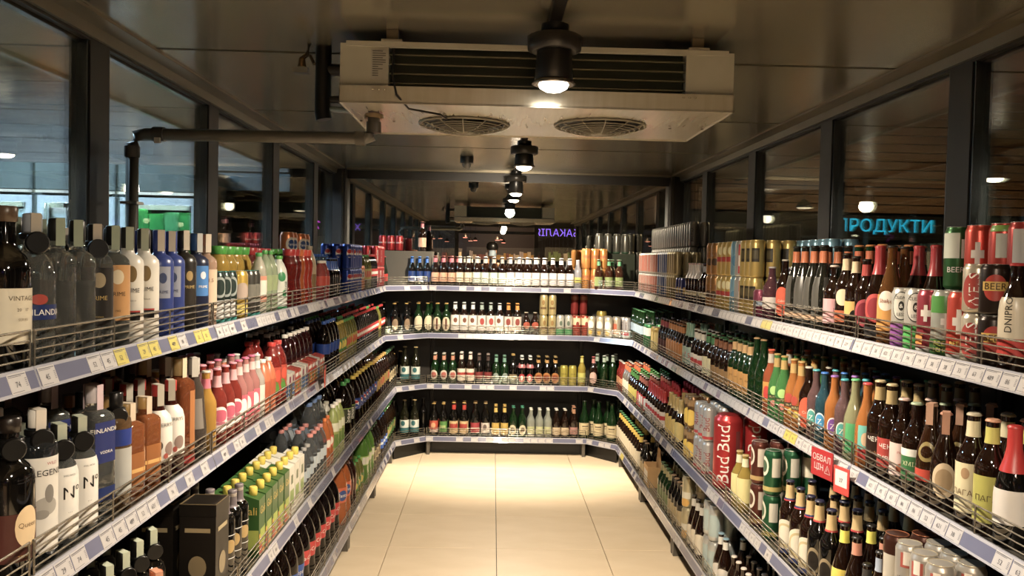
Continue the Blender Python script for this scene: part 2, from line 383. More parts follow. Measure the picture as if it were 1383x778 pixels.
struct('trim_3', MB().box(XL, XR, YB - .05, YB, ZC - .012, ZC, 'cove'))
def side_wall(name, side):
    x = XL if side < 0 else XR; s = side; w = struct(name)
    x0, x1 = sorted((x, x + s * .07))
    posts = [1.76 - 1.18 * 3, 1.76 - 1.18 * 2, .58, 1.76, 2.95, 4.13, 5.31, 6.49]
    if side > 0: posts = [p - .04 for p in posts]
    MB().box(x0, x1, YF, YB, ZC - .06, ZC, 'frame').build('top_rail', w)
    MB().box(x0, x1, YF, YB, .9, .98, 'frame').build('middle_rail', w)
    MB().box(min(x, x + s * .05), max(x, x + s * .05), YF, YB, 0, .9, 'frame').build('lower_panel', w)
    ps = MB().box(x0, x1, -.07, .07, .98, ZC - .06, 'frame').mesh('post')
    for y in posts: link('post', ps, w, (0, y, 0))
    lim = [YF] + posts + [YB - .1]
    for a, b in zip(lim, lim[1:]):
        a0, b0 = a + .07, b - .07
        if b0 - a0 < .2: continue
        xm = x + s * .035
        MB().box(xm - .004, xm + .004, a0 + .005, b0 - .005, .985, ZC - .065, 'side_glass').build('glass_pane', w)
        for q in (a0, b0 - .014): MB().box(xm - .03, xm + .03, q, q + .014, .98, ZC - .06, 's:6c7478').build('gasket', w)
        MB().box(xm - .012, xm + .012, a0 + .014, b0 - .014, ZC - .072, ZC - .06, 's:5c5850').build('glazing_bead', w)
    return w
wl = side_wall('wall_left', -1); wr = side_wall('wall_right', 1)
wb = struct('wall_back')
MB().box(XL, XR, YB, YB + .07, ZC - .085, ZC, 'frame').build('top_rail', wb)
MB().box(XL - .07, XL + .09, YB - .1, YB + .07, 0, ZC, 'frame').build('corner_post', wb)
MB().box(XR - .09, XR + .07, YB - .1, YB + .07, 0, ZC, 'frame').build('corner_post', wb)
MB().box(XL + .06, XL + .075, YB - .108, YB - .1, .9, ZC, 's:6c665a').build('gasket', wb)
MB().box(XR - .075, XR - .06, YB - .108, YB - .1, .9, ZC, 's:6c665a').build('gasket', wb)
MB().box(XL + .09, XR - .09, YB, YB + .06, 0, 1.3, 'frame').build('lower_panel', wb)
MB().box(XL + .09, XR - .09, YB + .02, YB + .028, 1.3, ZC - .085, 'rear_glass').build('glass_pane', wb)
we = struct('wall_front')     # the entrance end, seen only in the back glass
MB().box(XL, XR, YF - .07, YF, ZC - .1, ZC, 'frame').build('top_rail', we)
MB().box(-.72, .84, YF - .07, YF, 2.14, 2.2, 'frame').build('door_head', we)
for x in (-.78, .82): MB().box(x, x + .08, YF - .07, YF, 0, ZC - .1, 'frame').build('post', we)
for a, b in ((XL, -.78), (.90, XR)): MB().box(a, b, YF - .04, YF - .032, .1, ZC - .1, 'side_glass').build('glass_pane', we)

# outside the chamber
so = struct('wall_outer', None)
MB().box(-9, 10, 14.5, 14.7, 0, 4.2, 'dark').build('store_wall', so)
MB().box(-9.2, -9, -13, 14.7, 0, 4.2, 'dark').build('store_wall', so)
MB().box(10, 10.2, -13, 14.7, 0, 4.2, 'dark').build('store_wall', so)
MB().box(-9, 10, -13.2, -13, 0, 4.2, 'p:5c4438').build('store_wall', so)
MB().box(-9, 10, -13, 14.7, 4.2, 4.3, 'dark').build('store_ceiling', so)
for s, x in ((-1, XL - .07), (1, XR + .07)):   # soffit that runs round the chamber outside
    a, b = sorted((x, x + s * .45))
    so2 = struct('trim_%d' % (4 if s < 0 else 5), MB().box(a, b, YF, YB + .1, ZC, ZC + .1, 'slat'))
    MB().box(min(x + s * .45, x + s * .47), max(x + s * .45, x + s * .47), YF, YB + .1, ZC - .02, ZC + .1, 'cove').build('edge_strip', so2)
pw = struct('wall_planks')
pw.name = 'wall_left_outer'
for i in range(7): MB().box(-8.9, -2.2, 8.95 + (i % 2) * .006, 9.0, 2.5 + i * .15, 2.5 + i * .15 + .146, 'plank').build('plank', pw)
MB().box(-8.9, -2.2, 9.0, 9.1, 2.3, 4.2, 'p:6c7c86').build('plaster', pw)
sw = struct('wall_right_outer')
for i in range(16): MB().box(1.9, 9.8, 10.9 + (i % 3) * .006, 10.97, 2.35 + i * .115, 2.35 + i * .115 + .1, 'slat').build('slat', sw)
MB().box(1.9, 9.8, 10.98, 11.1, 0, 4.2, 'dark').build('backing', sw)

def freezer(x, n, goods):
    t = thing('freezer_cabinet', 'upright glass door freezer with %s behind a lit white frame' % goods[0], 'freezer', (x, 8.1, 0), 0, None)
    W2 = .38
    MB().box(-W2, W2, .06, .85, 0, .1, 'freezer').box(-W2, W2, .78, .85, .1, 2.45, 'freezer').box(-W2, -W2 + .03, .06, .78, .1, 2.45, 'freezer').box(W2 - .03, W2, .06, .78, .1, 2.45, 'freezer').box(-W2 + .03, W2 - .03, .06, .78, 2.4, 2.45, 'freezer').build('cabinet', t)
    MB().box(-W2, W2, .0, .06, 2.2, 2.45, 'freezer').build('header', t)
    MB().box(-W2 + .005, W2 - .005, -.012, .0, 2.165, 2.19, 'e:e8f4ff').build('light_strip', t)
    d = MB();
    for a, b, c, g in ((-W2 + .01, -W2 + .07, .12, 2.14), (W2 - .07, W2 - .01, .12, 2.14), (-W2 + .07, W2 - .07, 2.07, 2.14), (-W2 + .07, W2 - .07, .12, .2)): d.box(a, b, .01, .05, c, g, 'p:e6eef2')
    dr = d.build('door', t)
    MB().box(-W2 + .075, W2 - .075, .02, .03, .2, 2.07, 'door_glass').build('pane', dr)
    MB().box(W2 - .04, W2 - .02, -.03, .01, 1.1, 1.6, 's:b0b0b0').build('handle', dr)
    MB().box(-W2 + .075, -W2 + .09, .06, .075, .2, 2.07, 'e:d0e4f4').build('lamp', t)
    for k, z in enumerate((.2, .62, 1.04, 1.46, 1.78)):
        sh = MB().box(-W2 + .03, W2 - .03, .1, .75, z - .01, z, 'p:b8c0c4').build('shelf', t)
    dl = bpy.data.lights.new('cabinet_glow', 'AREA'); dl.shape = 'RECTANGLE'; dl.size = .6; dl.size_y = .1; dl.energy = 16; dl.color = (.8, .93, 1); lo = bpy.data.objects.new('cabinet_glow', dl); C.objects.link(lo); lo.location = (0, .12, 2.06); lo.rotation_euler = (R(-35), 0, 0); lo.parent = t
    random.seed(int(x * 10))
    for k, z in enumerate((1.46, 1.78)):
        for q in range(4):
            w = .13; x0 = -.3 + q * .15; hh = random.uniform(.18, .27)
            g = MB().prism([(0, 0), (w, 0), (w * .9, .14), (w * .1, .14)], 0, hh, random.choice(goods[1]))
            g.v = [(vx + .004 * math.sin(vz * 60), vy + .02 * math.cos(vz * 40), vz) for vx, vy, vz in g.v]
            o = g.build('frozen_bag', None, (x + x0, 8.1 + .16, z + .001)); tag(o, 'frozen food bag %s on the %s freezer shelf with %s' % (('far left', 'left of middle', 'right of middle', 'far right')[q], ('upper', 'top')[k], goods[0]), 'bag', 'frozen bags in the cabinet with ' + goods[0])
for x, g in ((-6.4, ('pale packs', ['p:8cae9c', 'p:b8c4c0'])), (-5.61, ('green packs', ['p:8cae9c', 'p:3c8c7c'])), (-4.82, ('teal packs', ['p:4cb0b0', 'p:a0d0d4', 'p:d4e4e8'])), (-4.03, ('grey silver packs', ['p:c8bccc', 'p:e4e0e4', 'p:9c94a4'])), (-3.24, ('bright green bags', ['p:3cb84c', 'p:6cd07c', 'p:e0d8b0', 'p:3cb84c']))): freezer(x, 0, g)

def sign(name, st, loc, size, col, label, mirror=False, frame=None):
    t = thing(name, label, 'sign', loc)
    v, fc = text2d(st); s = -1 if mirror else 1
    w = max(abs(x) for x, y in v) * size
    for dy, code in ((-.012, col),):
        mb = MB(); mb.add([(x * size * s, dy * (-1 if mirror else 1), y * size) for x, y in v], fc, col); mb.build('letters', t)
    MB().box(-w - .05, w + .05, 0 if not mirror else -.03, .03 if not mirror else 0, -size * .8, size * .8, 'p:1a1714').build('board', t)
    return t
sign('shop_sign', '\u041f\u0420\u041e\u0414\u0423\u041a\u0422\u0418', (4.93, 10.4, 2.14), .165, 'e:2cb4dc', 'cyan illuminated shop sign seen through the right hand glass')
sign('shop_sign', '\u0411\u0410\u041a\u0410\u041b\u0406\u042f', (1.8, -8.9, 2.44), .21, 'e:9468ff', 'violet illuminated grocery sign mirrored in the back glass', mirror=True)
sign('shop_sign', '\u0425\u041b\u0406\u0411', (-3.75, -7.0, 2.4), .17, 'e:9468ff', 'small violet sign far left in the mirrored store', mirror=True)
sign('shop_sign', 'S', (-2.62, 12.4, 2.05), .2, 'e:c84ad0', 'small pink letter sign beyond the left glass')
# store lamps and shelves in the dark store
def pendant(loc, label, col='e:ffe0c0', r=.09, power=0):
    t = thing('pendant_lamp', label, 'lamp', loc)
    MB().lathe([(.02, .1), (r, .02), (r * 1.02, 0), (r * .95, 0)], 'p:2a2622', 16).build('shade', t)
    MB().lathe([(.001, -.012), (r * .8, -.01), (r * .9, .0)], col, 16).build('bulb', t)
    MB().tube([(0, 0, .1), (0, 0, 4.2 - loc[2])], .006, 'p:1a1816', 6).build('cord', t)
for i, (x, y, z, lab) in enumerate([(4.15, 11.9, 2.3, 'x'), (3.6, 9.6, 2.3, 'lit pendant lamp beyond the right glass near the cyan sign'), (2.9, 12.6, 2.28, 'lit pendant lamp low in the far right store corner'), (-3.35, 12.6, 2.35, 'lit pendant lamp far beyond the left glass'), (-2.5, 10.9, 2.2, 'lit pendant lamp behind the orange cans on the left')]):
    if i: pendant((x, y, z), lab)
LB = ['left', 'middle', 'right']
for i in range(9):
    pendant((-1.6 + (i % 3) * .85 + .1 * (i // 3), -7.2 - 1.5 * (i // 3), 2.15 + .05 * (i % 2)), '%s pink pendant lamp, %s row from the entrance, in the mirrored store' % (LB[i % 3], ('first', 'second', 'third')[i // 3]), 'e:ff9c84', .07)
def gondola(x, y, rz, label, cols, L=1.6, h=1.9):
    t = thing('store_shelving', label, 'shelving', (x, y, 0), rz)
    MB().box(-L / 2, L / 2, .4, .44, 0, h, 'p:4a463f').box(-L / 2, L / 2, 0, .4, 0, .12, 'p:4a463f').build('back_panel', t)
    random.seed(int(x * 7 + y))
    for k in range(5):
        z = .12 + k * (h - .12) / 5
        MB().box(-L / 2, L / 2, .02, .4, z, z + .02, 'p:8c8880').build('shelf', t)
        m = MB(); q = -L / 2 + .02
        while q < L / 2 - .1:
            w = random.uniform(.05, .12); m.box(q, q + w - .008, .06, .36, z + .021, z + random.uniform(.14, .27), random.choice(cols)); q += w
        m.build('packets', t)['kind'] = 'stuff'
for a in [(-2.4, 11.4, 0, 'tall grocery shelving beyond the left glass behind orange cans', ['p:8c6c5c', 'p:b8a890', 'p:4c5c6c', 'p:a83c2c'], 1.4, 2.0), (-4.3, 12.2, 0, 'far grocery shelving in the dim left store', ['p:9c9c9c', 'p:c8c0b0', 'p:5c6c7c'], 2.0, 2.1),
          (-1.6, -6.2, PI, 'packed shelving left in the mirrored store', ['p:8c4c3c', 'p:c8b890', 'p:b06c5c'], 1.6, 1.9), (.3, -9.8, PI, 'packed shelving centre in the mirrored store', ['p:8c4c3c', 'p:c8b890', 'p:c89c34', 'p:b8b0a8'], 2.2, 2.0), (2.3, -7.4, PI, 'packed shelving right in the mirrored store', ['p:6c7c4c', 'p:b8a890', 'p:5c4c3c'], 1.8, 2.0),
          (3.4, 10.2, 0, 'low grocery shelving behind the right hand cans', ['p:b8b0a4', 'p:8c8c84', 'p:a89c6c'], 1.8, 1.9), (5.9, 10.2, 0, 'low grocery shelving beyond the red cans', ['p:a8a49c', 'p:6c7c8c', 'p:b08c4c'], 1.8, 1.95)]: gondola(*a)
def tube_lamp(loc, rz, label, col, power, L=1.5, size=.3):
    t = thing('ceiling_light', label, 'lamp', loc, rz)
    MB().box(-L / 2, L / 2, -.08, .08, 0, .06, 'p:8c8c88').build('housing', t)
    MB().box(-L / 2 + .02, L / 2 - .02, -.06, .06, -.01, 0, 'f:' + col).build('tube', t)
    MB().tube([(0, 0, .06), (0, 0, 4.2 - loc[2])], .01, 'p:1a1816', 6).build('rod', t)
    d = bpy.data.lights.new('tube_glow', 'AREA'); d.shape = 'RECTANGLE'; d.size = L; d.size_y = size; d.energy = power; d.color = lin(col)[:3]
    l = bpy.data.objects.new('tube_glow', d); C.objects.link(l); l.location = (0, 0, -.03); l.parent = t
tube_lamp((-4.9, 5.9, 3.6), 0, 'cool white ceiling light over the freezer aisle', 'c4e0ff', 1100)
tube_lamp((-3.2, 2.6, 3.6), PI / 2, 'cool white ceiling light beyond the near left glass', 'c4e0ff', 350)
tube_lamp((5.0, 7.6, 3.7), 0, 'warm ceiling light over the right hand store aisle', 'ffd8a8', 260)
tube_lamp((0.3, -6.0, 3.3), 0, 'warm ceiling light over the entrance aisle', 'ffd0a8', 500)

# ------------------------------------------------------------------ lighting track and lamps
tr = thing('light_track', 'black lighting track along the middle of the ceiling', 'track', (.18, 0, 0))
MB().box(-.018, .018, -1.95, 7.25, ZC - .03, ZC - .001, 'p:1d1b18').build('rail', tr)
def spot(y, zl, label, tilt=(0, 0, -1), E=60, ang=168, warm=WARM):
    t = thing('track_spotlight', label, 'lamp', (.18, y, ZC - .03))
    H = ZC - .03 - zl
    MB().lathe([(.03, -.035), (.045, -.03), (.045, 0)], 'p:1d1b18', 16).build('adapter', t)
    MB().lathe([(.078, -H + .155 - .1), (.086, -.05 if H > .12 else -.03), (.06, -.032)][:0] or [(.07, -.085), (.085, -.08), (.088, -.04), (.08, -.034)], 'p:2a2723', 20).build('driver_box', t)
    MB().lathe([(.058, -H + .002), (.062, -H + .004), (.056, -.085)], 'p:1d1b18', 20).build('head', t)
    MB().lathe([(.064, -H), (.07, -H + .003), (.066, -H + .012), (.062, -H + .012)], 's:8c8478', 20).build('rim', t)
    MB().lathe([(.0001, -H - .022), (.025, -H - .02), (.043, -H - .01), (.05, -H + .003)], 'lamp_lens', 20).build('lens', t)
    d = bpy.data.lights.new('lamp_beam', 'SPOT'); d.energy = E; d.color = warm; d.spot_size = R(ang); d.spot_blend = .8; d.shadow_soft_size = .05
    l = bpy.data.objects.new('lamp_beam', d); C.objects.link(l); l.location = (0, 0, -H - .035); l.parent = t
    l.rotation_euler = Vector((0, 0, -1)).rotation_difference(Vector(tilt)).to_euler()
def _lens(nt, b, N, L):
    sp(b, Base_Color=(0, 0, 0, 1), Emission_Color=(1, .9, .74, 1), Emission_Strength=22)
nodemat('lamp_lens', _lens)
spot(-1.3, 2.2, 'black track spotlight behind the camera by the entrance', (0, .1, -1), E_BACK)
spot(.25, 2.2, 'black track spotlight just behind the camera', (0, .1, -1), E_NEAR)
spot(2.65, 2.166, 'nearest black track spotlight, in front of the cooling unit', (0, .05, -1), E_L1)
spot(5.2, 2.192, 'second black track spotlight beyond the cooling unit', (0, .8, -.6), E_L2, 105)
spot(7.0, 2.17, 'farthest black track spotlight close to the back glass', (0, -.1, -1), E_L3, 172)
t = thing('smoke_detector', 'small dark smoke detector on the ceiling near the back', 'detector', (-.215, 6.3, ZC))
MB().lathe([(.045, -.05), (.05, -.045), (.052, 0)], 'p:1f1d1a', 18).build('base', t)
MB().lathe([(.004, -.092), (.028, -.08), (.034, -.06), (.032, -.05)], 'p:6c675c', 16).build('sensor_dome', t)

# ------------------------------------------------------------------ cooling unit
cu = thing('cooling_unit', 'wide metal ceiling cooling unit with two fans and dark coil', 'cooler', (.14, 3.2, 2.13))
UX, Y0, Y1 = .675, -.355, .345
MB().box(-UX, UX, Y0, Y1, .004, .006, 'steel').box(-UX, UX, Y0, Y0 + .003, 0, .06, 'steel').box(-UX, UX, Y1 - .003, Y1, 0, .05, 'steel').box(-UX, -UX + .003, Y0, Y1, 0, .05, 'steel').box(UX - .003, UX, Y0, Y1, 0, .05, 'steel').build('drip_pan', cu)
MB().box(-UX + .17, UX - .17, Y0 + .05, Y1 - .05, .06, .2, 'p:26301c').build('coil', cu)
for i in range(4): MB().box(-UX + .16, UX - .16, Y0 + .022, Y0 + .034, .072 + i * .032, .077 + i * .032, 's:8c8c74').build('coil_tube', cu)
for a, b, lab in ((-UX, -UX + .165, 0), (UX - .165, UX, 1)):
    p = MB().box(a, b, Y0 + .015, Y1 - .01, .058, .205, 'offwhite').build('end_cover', cu)
    for q in (a + .02, b - .02):
        for z in (.075, .19): MB().lathe([(.005, -.003), (.006, 0)], 's:b0a890', 10).build('screw', p, (q, 0, 0))
for o in bpy.data.objects:
    if o.name.startswith('screw') and o.parent and o.parent.name.startswith('end_cover'): pass
MB().box(-UX + .02, UX - .02, Y0 + .01, Y0 + .03, .195, .212, 'offwhite').build('top_flange', cu)
pl = MB().box(-.57, -.51, Y0 + .012, Y0 + .0148, .085, .185, 'p:c8c4b8')
for i in range(12): pl.box(-.565, -.565 + random.choice((.02, .035, .045)), Y0 + .0112, Y0 + .012, .178 - i * .0075, .1805 - i * .0075, 'p:5c5a54')
pl.build('rating_plate', cu)
for x in (-.5, .55): MB().box(x - .02, x + .02, Y0 + .02, Y0 + .05, .205, .2545, 'p:8c7a5c').box(x - .035, x + .035, Y0 + .0, Y0 + .04, .21, .218, 'p:a8a08c').build('hanger', cu)
for x, y in ((-.263, .045), (.26, .0)):
    g = MB(); r0 = .172
    for k, rr in enumerate((.172, .15, .132, .114, .096, .078, .06, .042)):
        z = -.004 - .028 * (1 - (rr / r0) ** 2) - (.0 if k else -.004)
        g.tube([(rr * math.cos(2 * PI * i / 28), rr * math.sin(2 * PI * i / 28), z) for i in range(29)], .0028 if k else .006, 'p:8c8674', 5, False)
    for k in range(12):
        a = 2 * PI * k / 12; g.tube([(rr * math.cos(a), rr * math.sin(a), -.004 - .03 * (1 - (rr / r0) ** 2)) for rr in (.03, .08, .13, .172)], .0026, 'p:8c8674', 5)
    g.lathe([(.0001, -.036), (.034, -.034), (.036, -.026)], 'p:8c8674', 18)
    fo = g.build('fan_grille', cu, (x, y, 0))
    b = MB().lathe([(.155, -.001), (.16, .003)], 'p:1c1a14', 28)
    for k in range(6):
        a = 2 * PI * k / 6; ca, sa = math.cos(a), math.sin(a)
        b.add([(ca * .03 - sa * -.02, sa * .03 + ca * -.02, -.012), (ca * .15 - sa * -.04, sa * .15 + ca * -.04, -.014), (ca * .15 - sa * .04, sa * .15 + ca * .04, -.004), (ca * .03 - sa * .02, sa * .03 + ca * .02, -.004)], [(0, 1, 2, 3)], 'p:3a382e')
    b.build('fan_blades', fo)
MB().tube([(-.49, Y0 - .004, .185), (-.495, Y0 - .006, .1), (-.48, Y0 - .008, .03), (-.44, Y0 + .02, -.012), (-.34, Y0 + .15, -.006), (-.3, .0, -.004)], .004, 'p:1a1816', 6).build('power_cable', cu)
for x in (-.56, -.54, -.52, .5, .52, .54): MB().lathe([(.004, 0), (.005, .002)], 's:c0b8a0', 8).build('rivet', cu, (x, Y0 - .002, .045))
dp = thing('drain_pipe', 'grey brown drain pipe running from the cooling unit to the left post', 'pipe', (0, 3.05, 0))
MB().tube([(-.445, .0, 2.128), (-.445, 0, 2.07), (-.452, 0, 2.048), (-.475, 0, 2.04), (-1.27, 0, 2.035), (-1.3, 0, 2.028), (-1.315, 0, 2.0), (-1.316, 0, 1.2), (-1.316, 0, .1)], .022, 'p:5f5a50', 12).build('pipe', dp)
for a, b in (((-.445, 0, 2.1), (-.445, 0, 2.06)), ((-.475, 0, 2.04), (-.51, 0, 2.04)), ((-1.24, 0, 2.036), (-1.2, 0, 2.036)), ((-1.316, 0, 1.99), (-1.316, 0, 1.95))): MB().tube([a, b], .027, 'p:544f46', 12).build('fitting', dp)
MB().tube([(-.445, 0, 2.128), (-.445, 0, 2.112)], .034, 's:b8a07c', 8).build('nut', dp)
MB().box(-1.345, -1.285, -.03, .03, 1.78, 1.79, 's:8c8678').build('pipe_clamp', dp)
MB().box(-1.225, -1.205, -.032, -.022, 2.0, 2.02, 'p:c8c4b8').build('pipe_sticker', dp)
ip = thing('refrigerant_pipe', 'black insulated upright pipe left of the cooling unit', 'pipe', (-.645, 3.12, 0))
MB().tube([(0, 0, ZC), (0, 0, 2.14), (.005, 0, 2.115)], .03, 'p:161513', 12).build('insulated_riser', ip)
MB().tube([(0, 0, 2.3), (.12, 0, 2.3)], .022, 'p:161513', 10).tube([(0, 0, 2.19), (.12, 0, 2.19)], .014, 'p:161513', 10).build('insulated_branch', ip)
MB().tube([(.02, 0, 2.155), (.12, 0, 2.15)], .012, 's:8ca0a8', 8).build('copper_fitting', ip)
va = thing('valve', 'small brass valve hanging left of the black riser pipe', 'valve', (-.71, 3.08, 0))
MB().tube([(.02, 0, ZC), (.015, 0, 2.345), (-.01, 0, 2.325)], .009, 's:6c5a40', 8).tube([(.02, .02, 2.345), (.04, 0, 2.31)], .006, 's:6c5a40', 8).build('copper_pipe', va)
MB().box(-.035, .02, -.02, .02, 2.275, 2.295, 's:b0b0ac').lathe([(.012, 2.295), (.016, 2.3), (.012, 2.33)], 's:8c6c3c', 10, -.005).build('valve_body', va)
# ------------------------------------------------------------------ shelving
Z = {1: 1.392, 2: 1.0, 3: .59, 4: .157}
TAGM = {}
def tag_mesh(kind, price):
    if (kind, price) in TAGM: return TAGM[(kind, price)]
    bg = {'w': 'p:b4b0b0', 'y': 'p:c0b030', 'o': 'p:c9563c'}[kind]; ink = 'p:4a4850'
    mb = MB(); w, h = .0285, .0185; a = .34      # local: x along the rail, face tilted back
    def fn(x, z, d=.0012): return (x, -math.sin(a) * 0 - d * math.cos(a) - (-z) * math.sin(a) * -1 - 0.0, z * math.cos(a))
    def q(x, z, d): return (x, -d + z * math.sin(a), z * math.cos(a))
    mb.add([q(-w, -h, .0002), q(w, -h, .0002), q(w, h, .0002), q(-w, h, .0002), q(-w, -h, .0012), q(w, -h, .0012), q(w, h, .0012), q(-w, h, .0012)], [(4, 5, 6, 7), (0, 1, 5, 4), (1, 2, 6, 5), (2, 3, 7, 6), (3, 0, 4, 7)], bg)
    def bar(x0, x1, z0, z1, c=ink): mb.add([q(x0, z0, .0016), q(x1, z0, .0016), q(x1, z1, .0016), q(x0, z1, .0016)], [(0, 1, 2, 3)], c)
    bar(-w + .002, w - .003, h - .004, h - .0025); bar(-w + .002, w - .016, h - .0065, h - .0055); bar(-w + .002, w - .02, -h + .003, -h + .0038)
    for i in range(5): bar(w - .009 , w - .003, -.008 + i * .0034, -.0062 + i * .0034, 'p:7a7880')
    if price: flat_text(mb, price, .0115, ink, lambda x, y: q(x - .004, y - .002, .0018))
    me = mb.mesh('price_tag'); TAGM[(kind, price)] = me; return me
PRICES = ['489', '229', '621', '74', '29', '63', '38', '19', '45', '52', '86', '33']
BOARDZ = -.007
def shelf(p0, p1, lev, label, group, dens, poly=None, depth=.5, yellow=(), guard=True, seed=1):
    rnd = random.Random(seed)
    u = Vector((p1[0] - p0[0], p1[1] - p0[1], 0)); L = u.length; rz = math.atan2(u.y, u.x)
    t = thing('display_shelf', label, 'shelf', (p0[0], p0[1], Z[lev]), rz, group)
    pts = poly or [(.002, .006), (L - .002, .006), (L - .002, depth), (.002, depth)]
    MB().prism(pts, -.034, BOARDZ, 'board').build('shelf_board', t)
    e = .002
    pr = [(.006, 0), (.001, 0), (-.014, -.043), (.0, -.0435), (.006, -.03)]
    vs = [(x, y, z) for x in (e, L - e) for y, z in pr]; n = len(pr)
    rl = MB().add(vs, [tuple(range(n - 1, -1, -1)), tuple(range(n, 2 * n))] + [(i, (i + 1) % n, n + (i + 1) % n, n + i) for i in range(n)], 'rail')
    def face(z): return .001 - .015 * (-z) / .043
    rl.add([(e + .001, face(-.006) - .0004, -.006), (e + .001, face(-.037) - .0004, -.037), (L - e - .001, face(-.037) - .0004, -.037), (L - e - .001, face(-.006) - .0004, -.006)], [(0, 1, 2, 3)], 'strip')
    rail = rl.build('price_rail', t)
    x = .035
    while x < L - .033:
        wy = p0[1] + (p1[1] - p0[1]) * x / L
        k = 'w'
        if any(a < wy < b for a, b in yellow): k = 'y'
        if rnd.random() < (dens if k == 'w' else .75):
            near = abs(wy) < 3.3
            link('price_tag', tag_mesh(k, rnd.choice(PRICES) if near else None), rail, (x, face(-.0215) - .0002, -.0215))
        x += .0615
    if guard:
        g = MB(); zs = (.014, .031, .048, .066)
        for z in zs: g.tube([(.006, .004, z), (L - .006, .004, z)], .0019 if z < .06 else .0026, 's:b4ac9c', 5)
        nv = max(1, round(L / .33))
        for i in range(nv + 1):
            x = .008 + (L - .016) * i / nv; g.tube([(x, .004, BOARDZ), (x, .004, .066)], .0024, 's:9c9484', 5)
        g.build('wire_guard', t)
    return t
LV = {1: 'top', 2: 'second', 3: 'third', 4: 'bottom'}
bays = [.52, 1.54, 2.52, 3.52, 4.53, 5.55]
BN = ['nearest', 'second', 'third', 'fourth', 'fifth', 'sixth']
for lev in Z:
    xl = -.84 if lev < 3 else -.755; xr = 1.12 if lev < 3 else 1.02; ye = 6.5 if lev < 3 else 6.56; yc = 6.83 if lev < 3 else 6.77
    ys = bays + [ye]
    dl = {1: .62, 2: .55, 3: .35, 4: .3}[lev]; dr = {1: .93, 2: .8, 3: .4, 4: .32}[lev]
    for i, (a, b) in enumerate(zip(ys, ys[1:])):
        shelf((xl, a), (xl, b), lev, '%s bay of the %s shelf on the left wall with wire guard' % (BN[i], LV[lev]), 'left wall shelves', dl if i < 3 else dl * .7, depth=xl - (XL + .05), yellow=((1.84, 2.2), (2.28, 2.5)) if lev == 1 else (), seed=lev * 10 + i)
        shelf((xr, b), (xr, a), lev, '%s bay of the %s shelf on the right wall with wire guard' % (BN[i], LV[lev]), 'right wall shelves', dr if i < 3 else dr * .75, depth=(XR - .05) - xr, yellow={1: ((3.3, 3.42),), 2: ((2.98, 3.06),), 4: ((6.2, 6.3),)}.get(lev, ()), seed=lev * 10 + i + 100)
    yb = YB - .12
    shelf((-.525, yc), (.8, yc), lev, 'middle %s shelf on the back wall with wire guard' % LV[lev], 'back wall shelves', .42, depth=yb - yc, yellow=(), seed=lev + 300)
    for s, (A, B) in (('left', ((xl, ye), (-.525, yc))), ('right', ((.8, yc), (xr, ye)))):
        u = Vector((B[0] - A[0], B[1] - A[1])); L = u.length; u.normalize()
        def loc(P): d = Vector((P[0] - A[0], P[1] - A[1])); return (d.dot(u), -(d.x * u.y - d.y * u.x))
        W4 = [A, B, (B[0], yb), (XL + .07, yb), (XL + .07, ye)] if s == 'left' else [A, B, (XR - .07, ye), (XR - .07, yb), (A[0], yb)]
        pl = []
        for P in W4: d = Vector((P[0] - A[0], P[1] - A[1])); pl.append((d.dot(u), u.x * d.y - u.y * d.x))
        pl = [(x, max(y, .006)) if i < 2 else (x, y) for i, (x, y) in enumerate(pl)]
        shelf(A, B, lev, 'slanted %s corner piece of the %s shelf' % (s, LV[lev]), 'corner shelves', .3, poly=pl, seed=lev + 400 + (s == 'left') * 7)
def frame_bay(x, y, rz, L, depth, label, group, rail=True):
    t = thing('wall_rack', label, 'rack', (x, y, 0), rz, group)
    MB().box(.002, L - .002, depth, depth + .02, .1, 1.352, 'back').build('back_panel', t)
    for q in (.0, L - .03): MB().box(q + .002, q + .028, depth - .03, depth - .001, 0, 1.352, 'p:1c1916').build('upright', t)
    b = thing('toe_kick', label.replace('frame bay behind', 'kick plate under'), 'kick board', (x, y, 0), rz, 'toe kicks')
    MB().box(.002, L - .002, .10, .115, 0, .1, 'dark').build('kick_plate', b)
    for q in (.01, L - .035): MB().box(q, q + .025, -.0, .1, .0, .115, 'p:5c564c').build('foot', b)
    return t
for i, (a, b) in enumerate(zip(bays + [6.5], bays[1:] + [6.5 + .0])):
    if b - a < .1: continue
    frame_bay(-.76, a, PI / 2, b - a, .585, '%s dark metal frame bay behind the left wall shelves' % BN[i], 'wall racks')
    frame_bay(1.025, b, -PI / 2, b - a, .57, '%s dark metal frame bay behind the right wall shelves' % BN[i], 'wall racks')
frame_bay(-.525, 6.78, 0, 1.325, .46, 'dark metal frame bay behind the back wall shelves', 'wall racks')
t = thing('corner_panel', 'dark back panel behind the left corner shelves', 'panel', (-.93, 7.215, 0)); MB().box(-.37, .40, 0, .02, 0, 1.352, 'back').build('back_panel', t)
MB().prism([(.17, -.62), (.4, -.36), (.4, -.345), (.17, -.6)], 0, .11, 'dark').build('kick_plate', t)
t = thing('corner_panel', 'dark back panel behind the right corner shelves', 'panel', (1.19, 7.215, 0)); MB().box(-.385, .36, 0, .02, 0, 1.352, 'back').build('back_panel', t)
MB().prism([(-.385, -.36), (-.165, -.62), (-.165, -.6), (-.385, -.345)], 0, .11, 'dark').build('kick_plate', t)
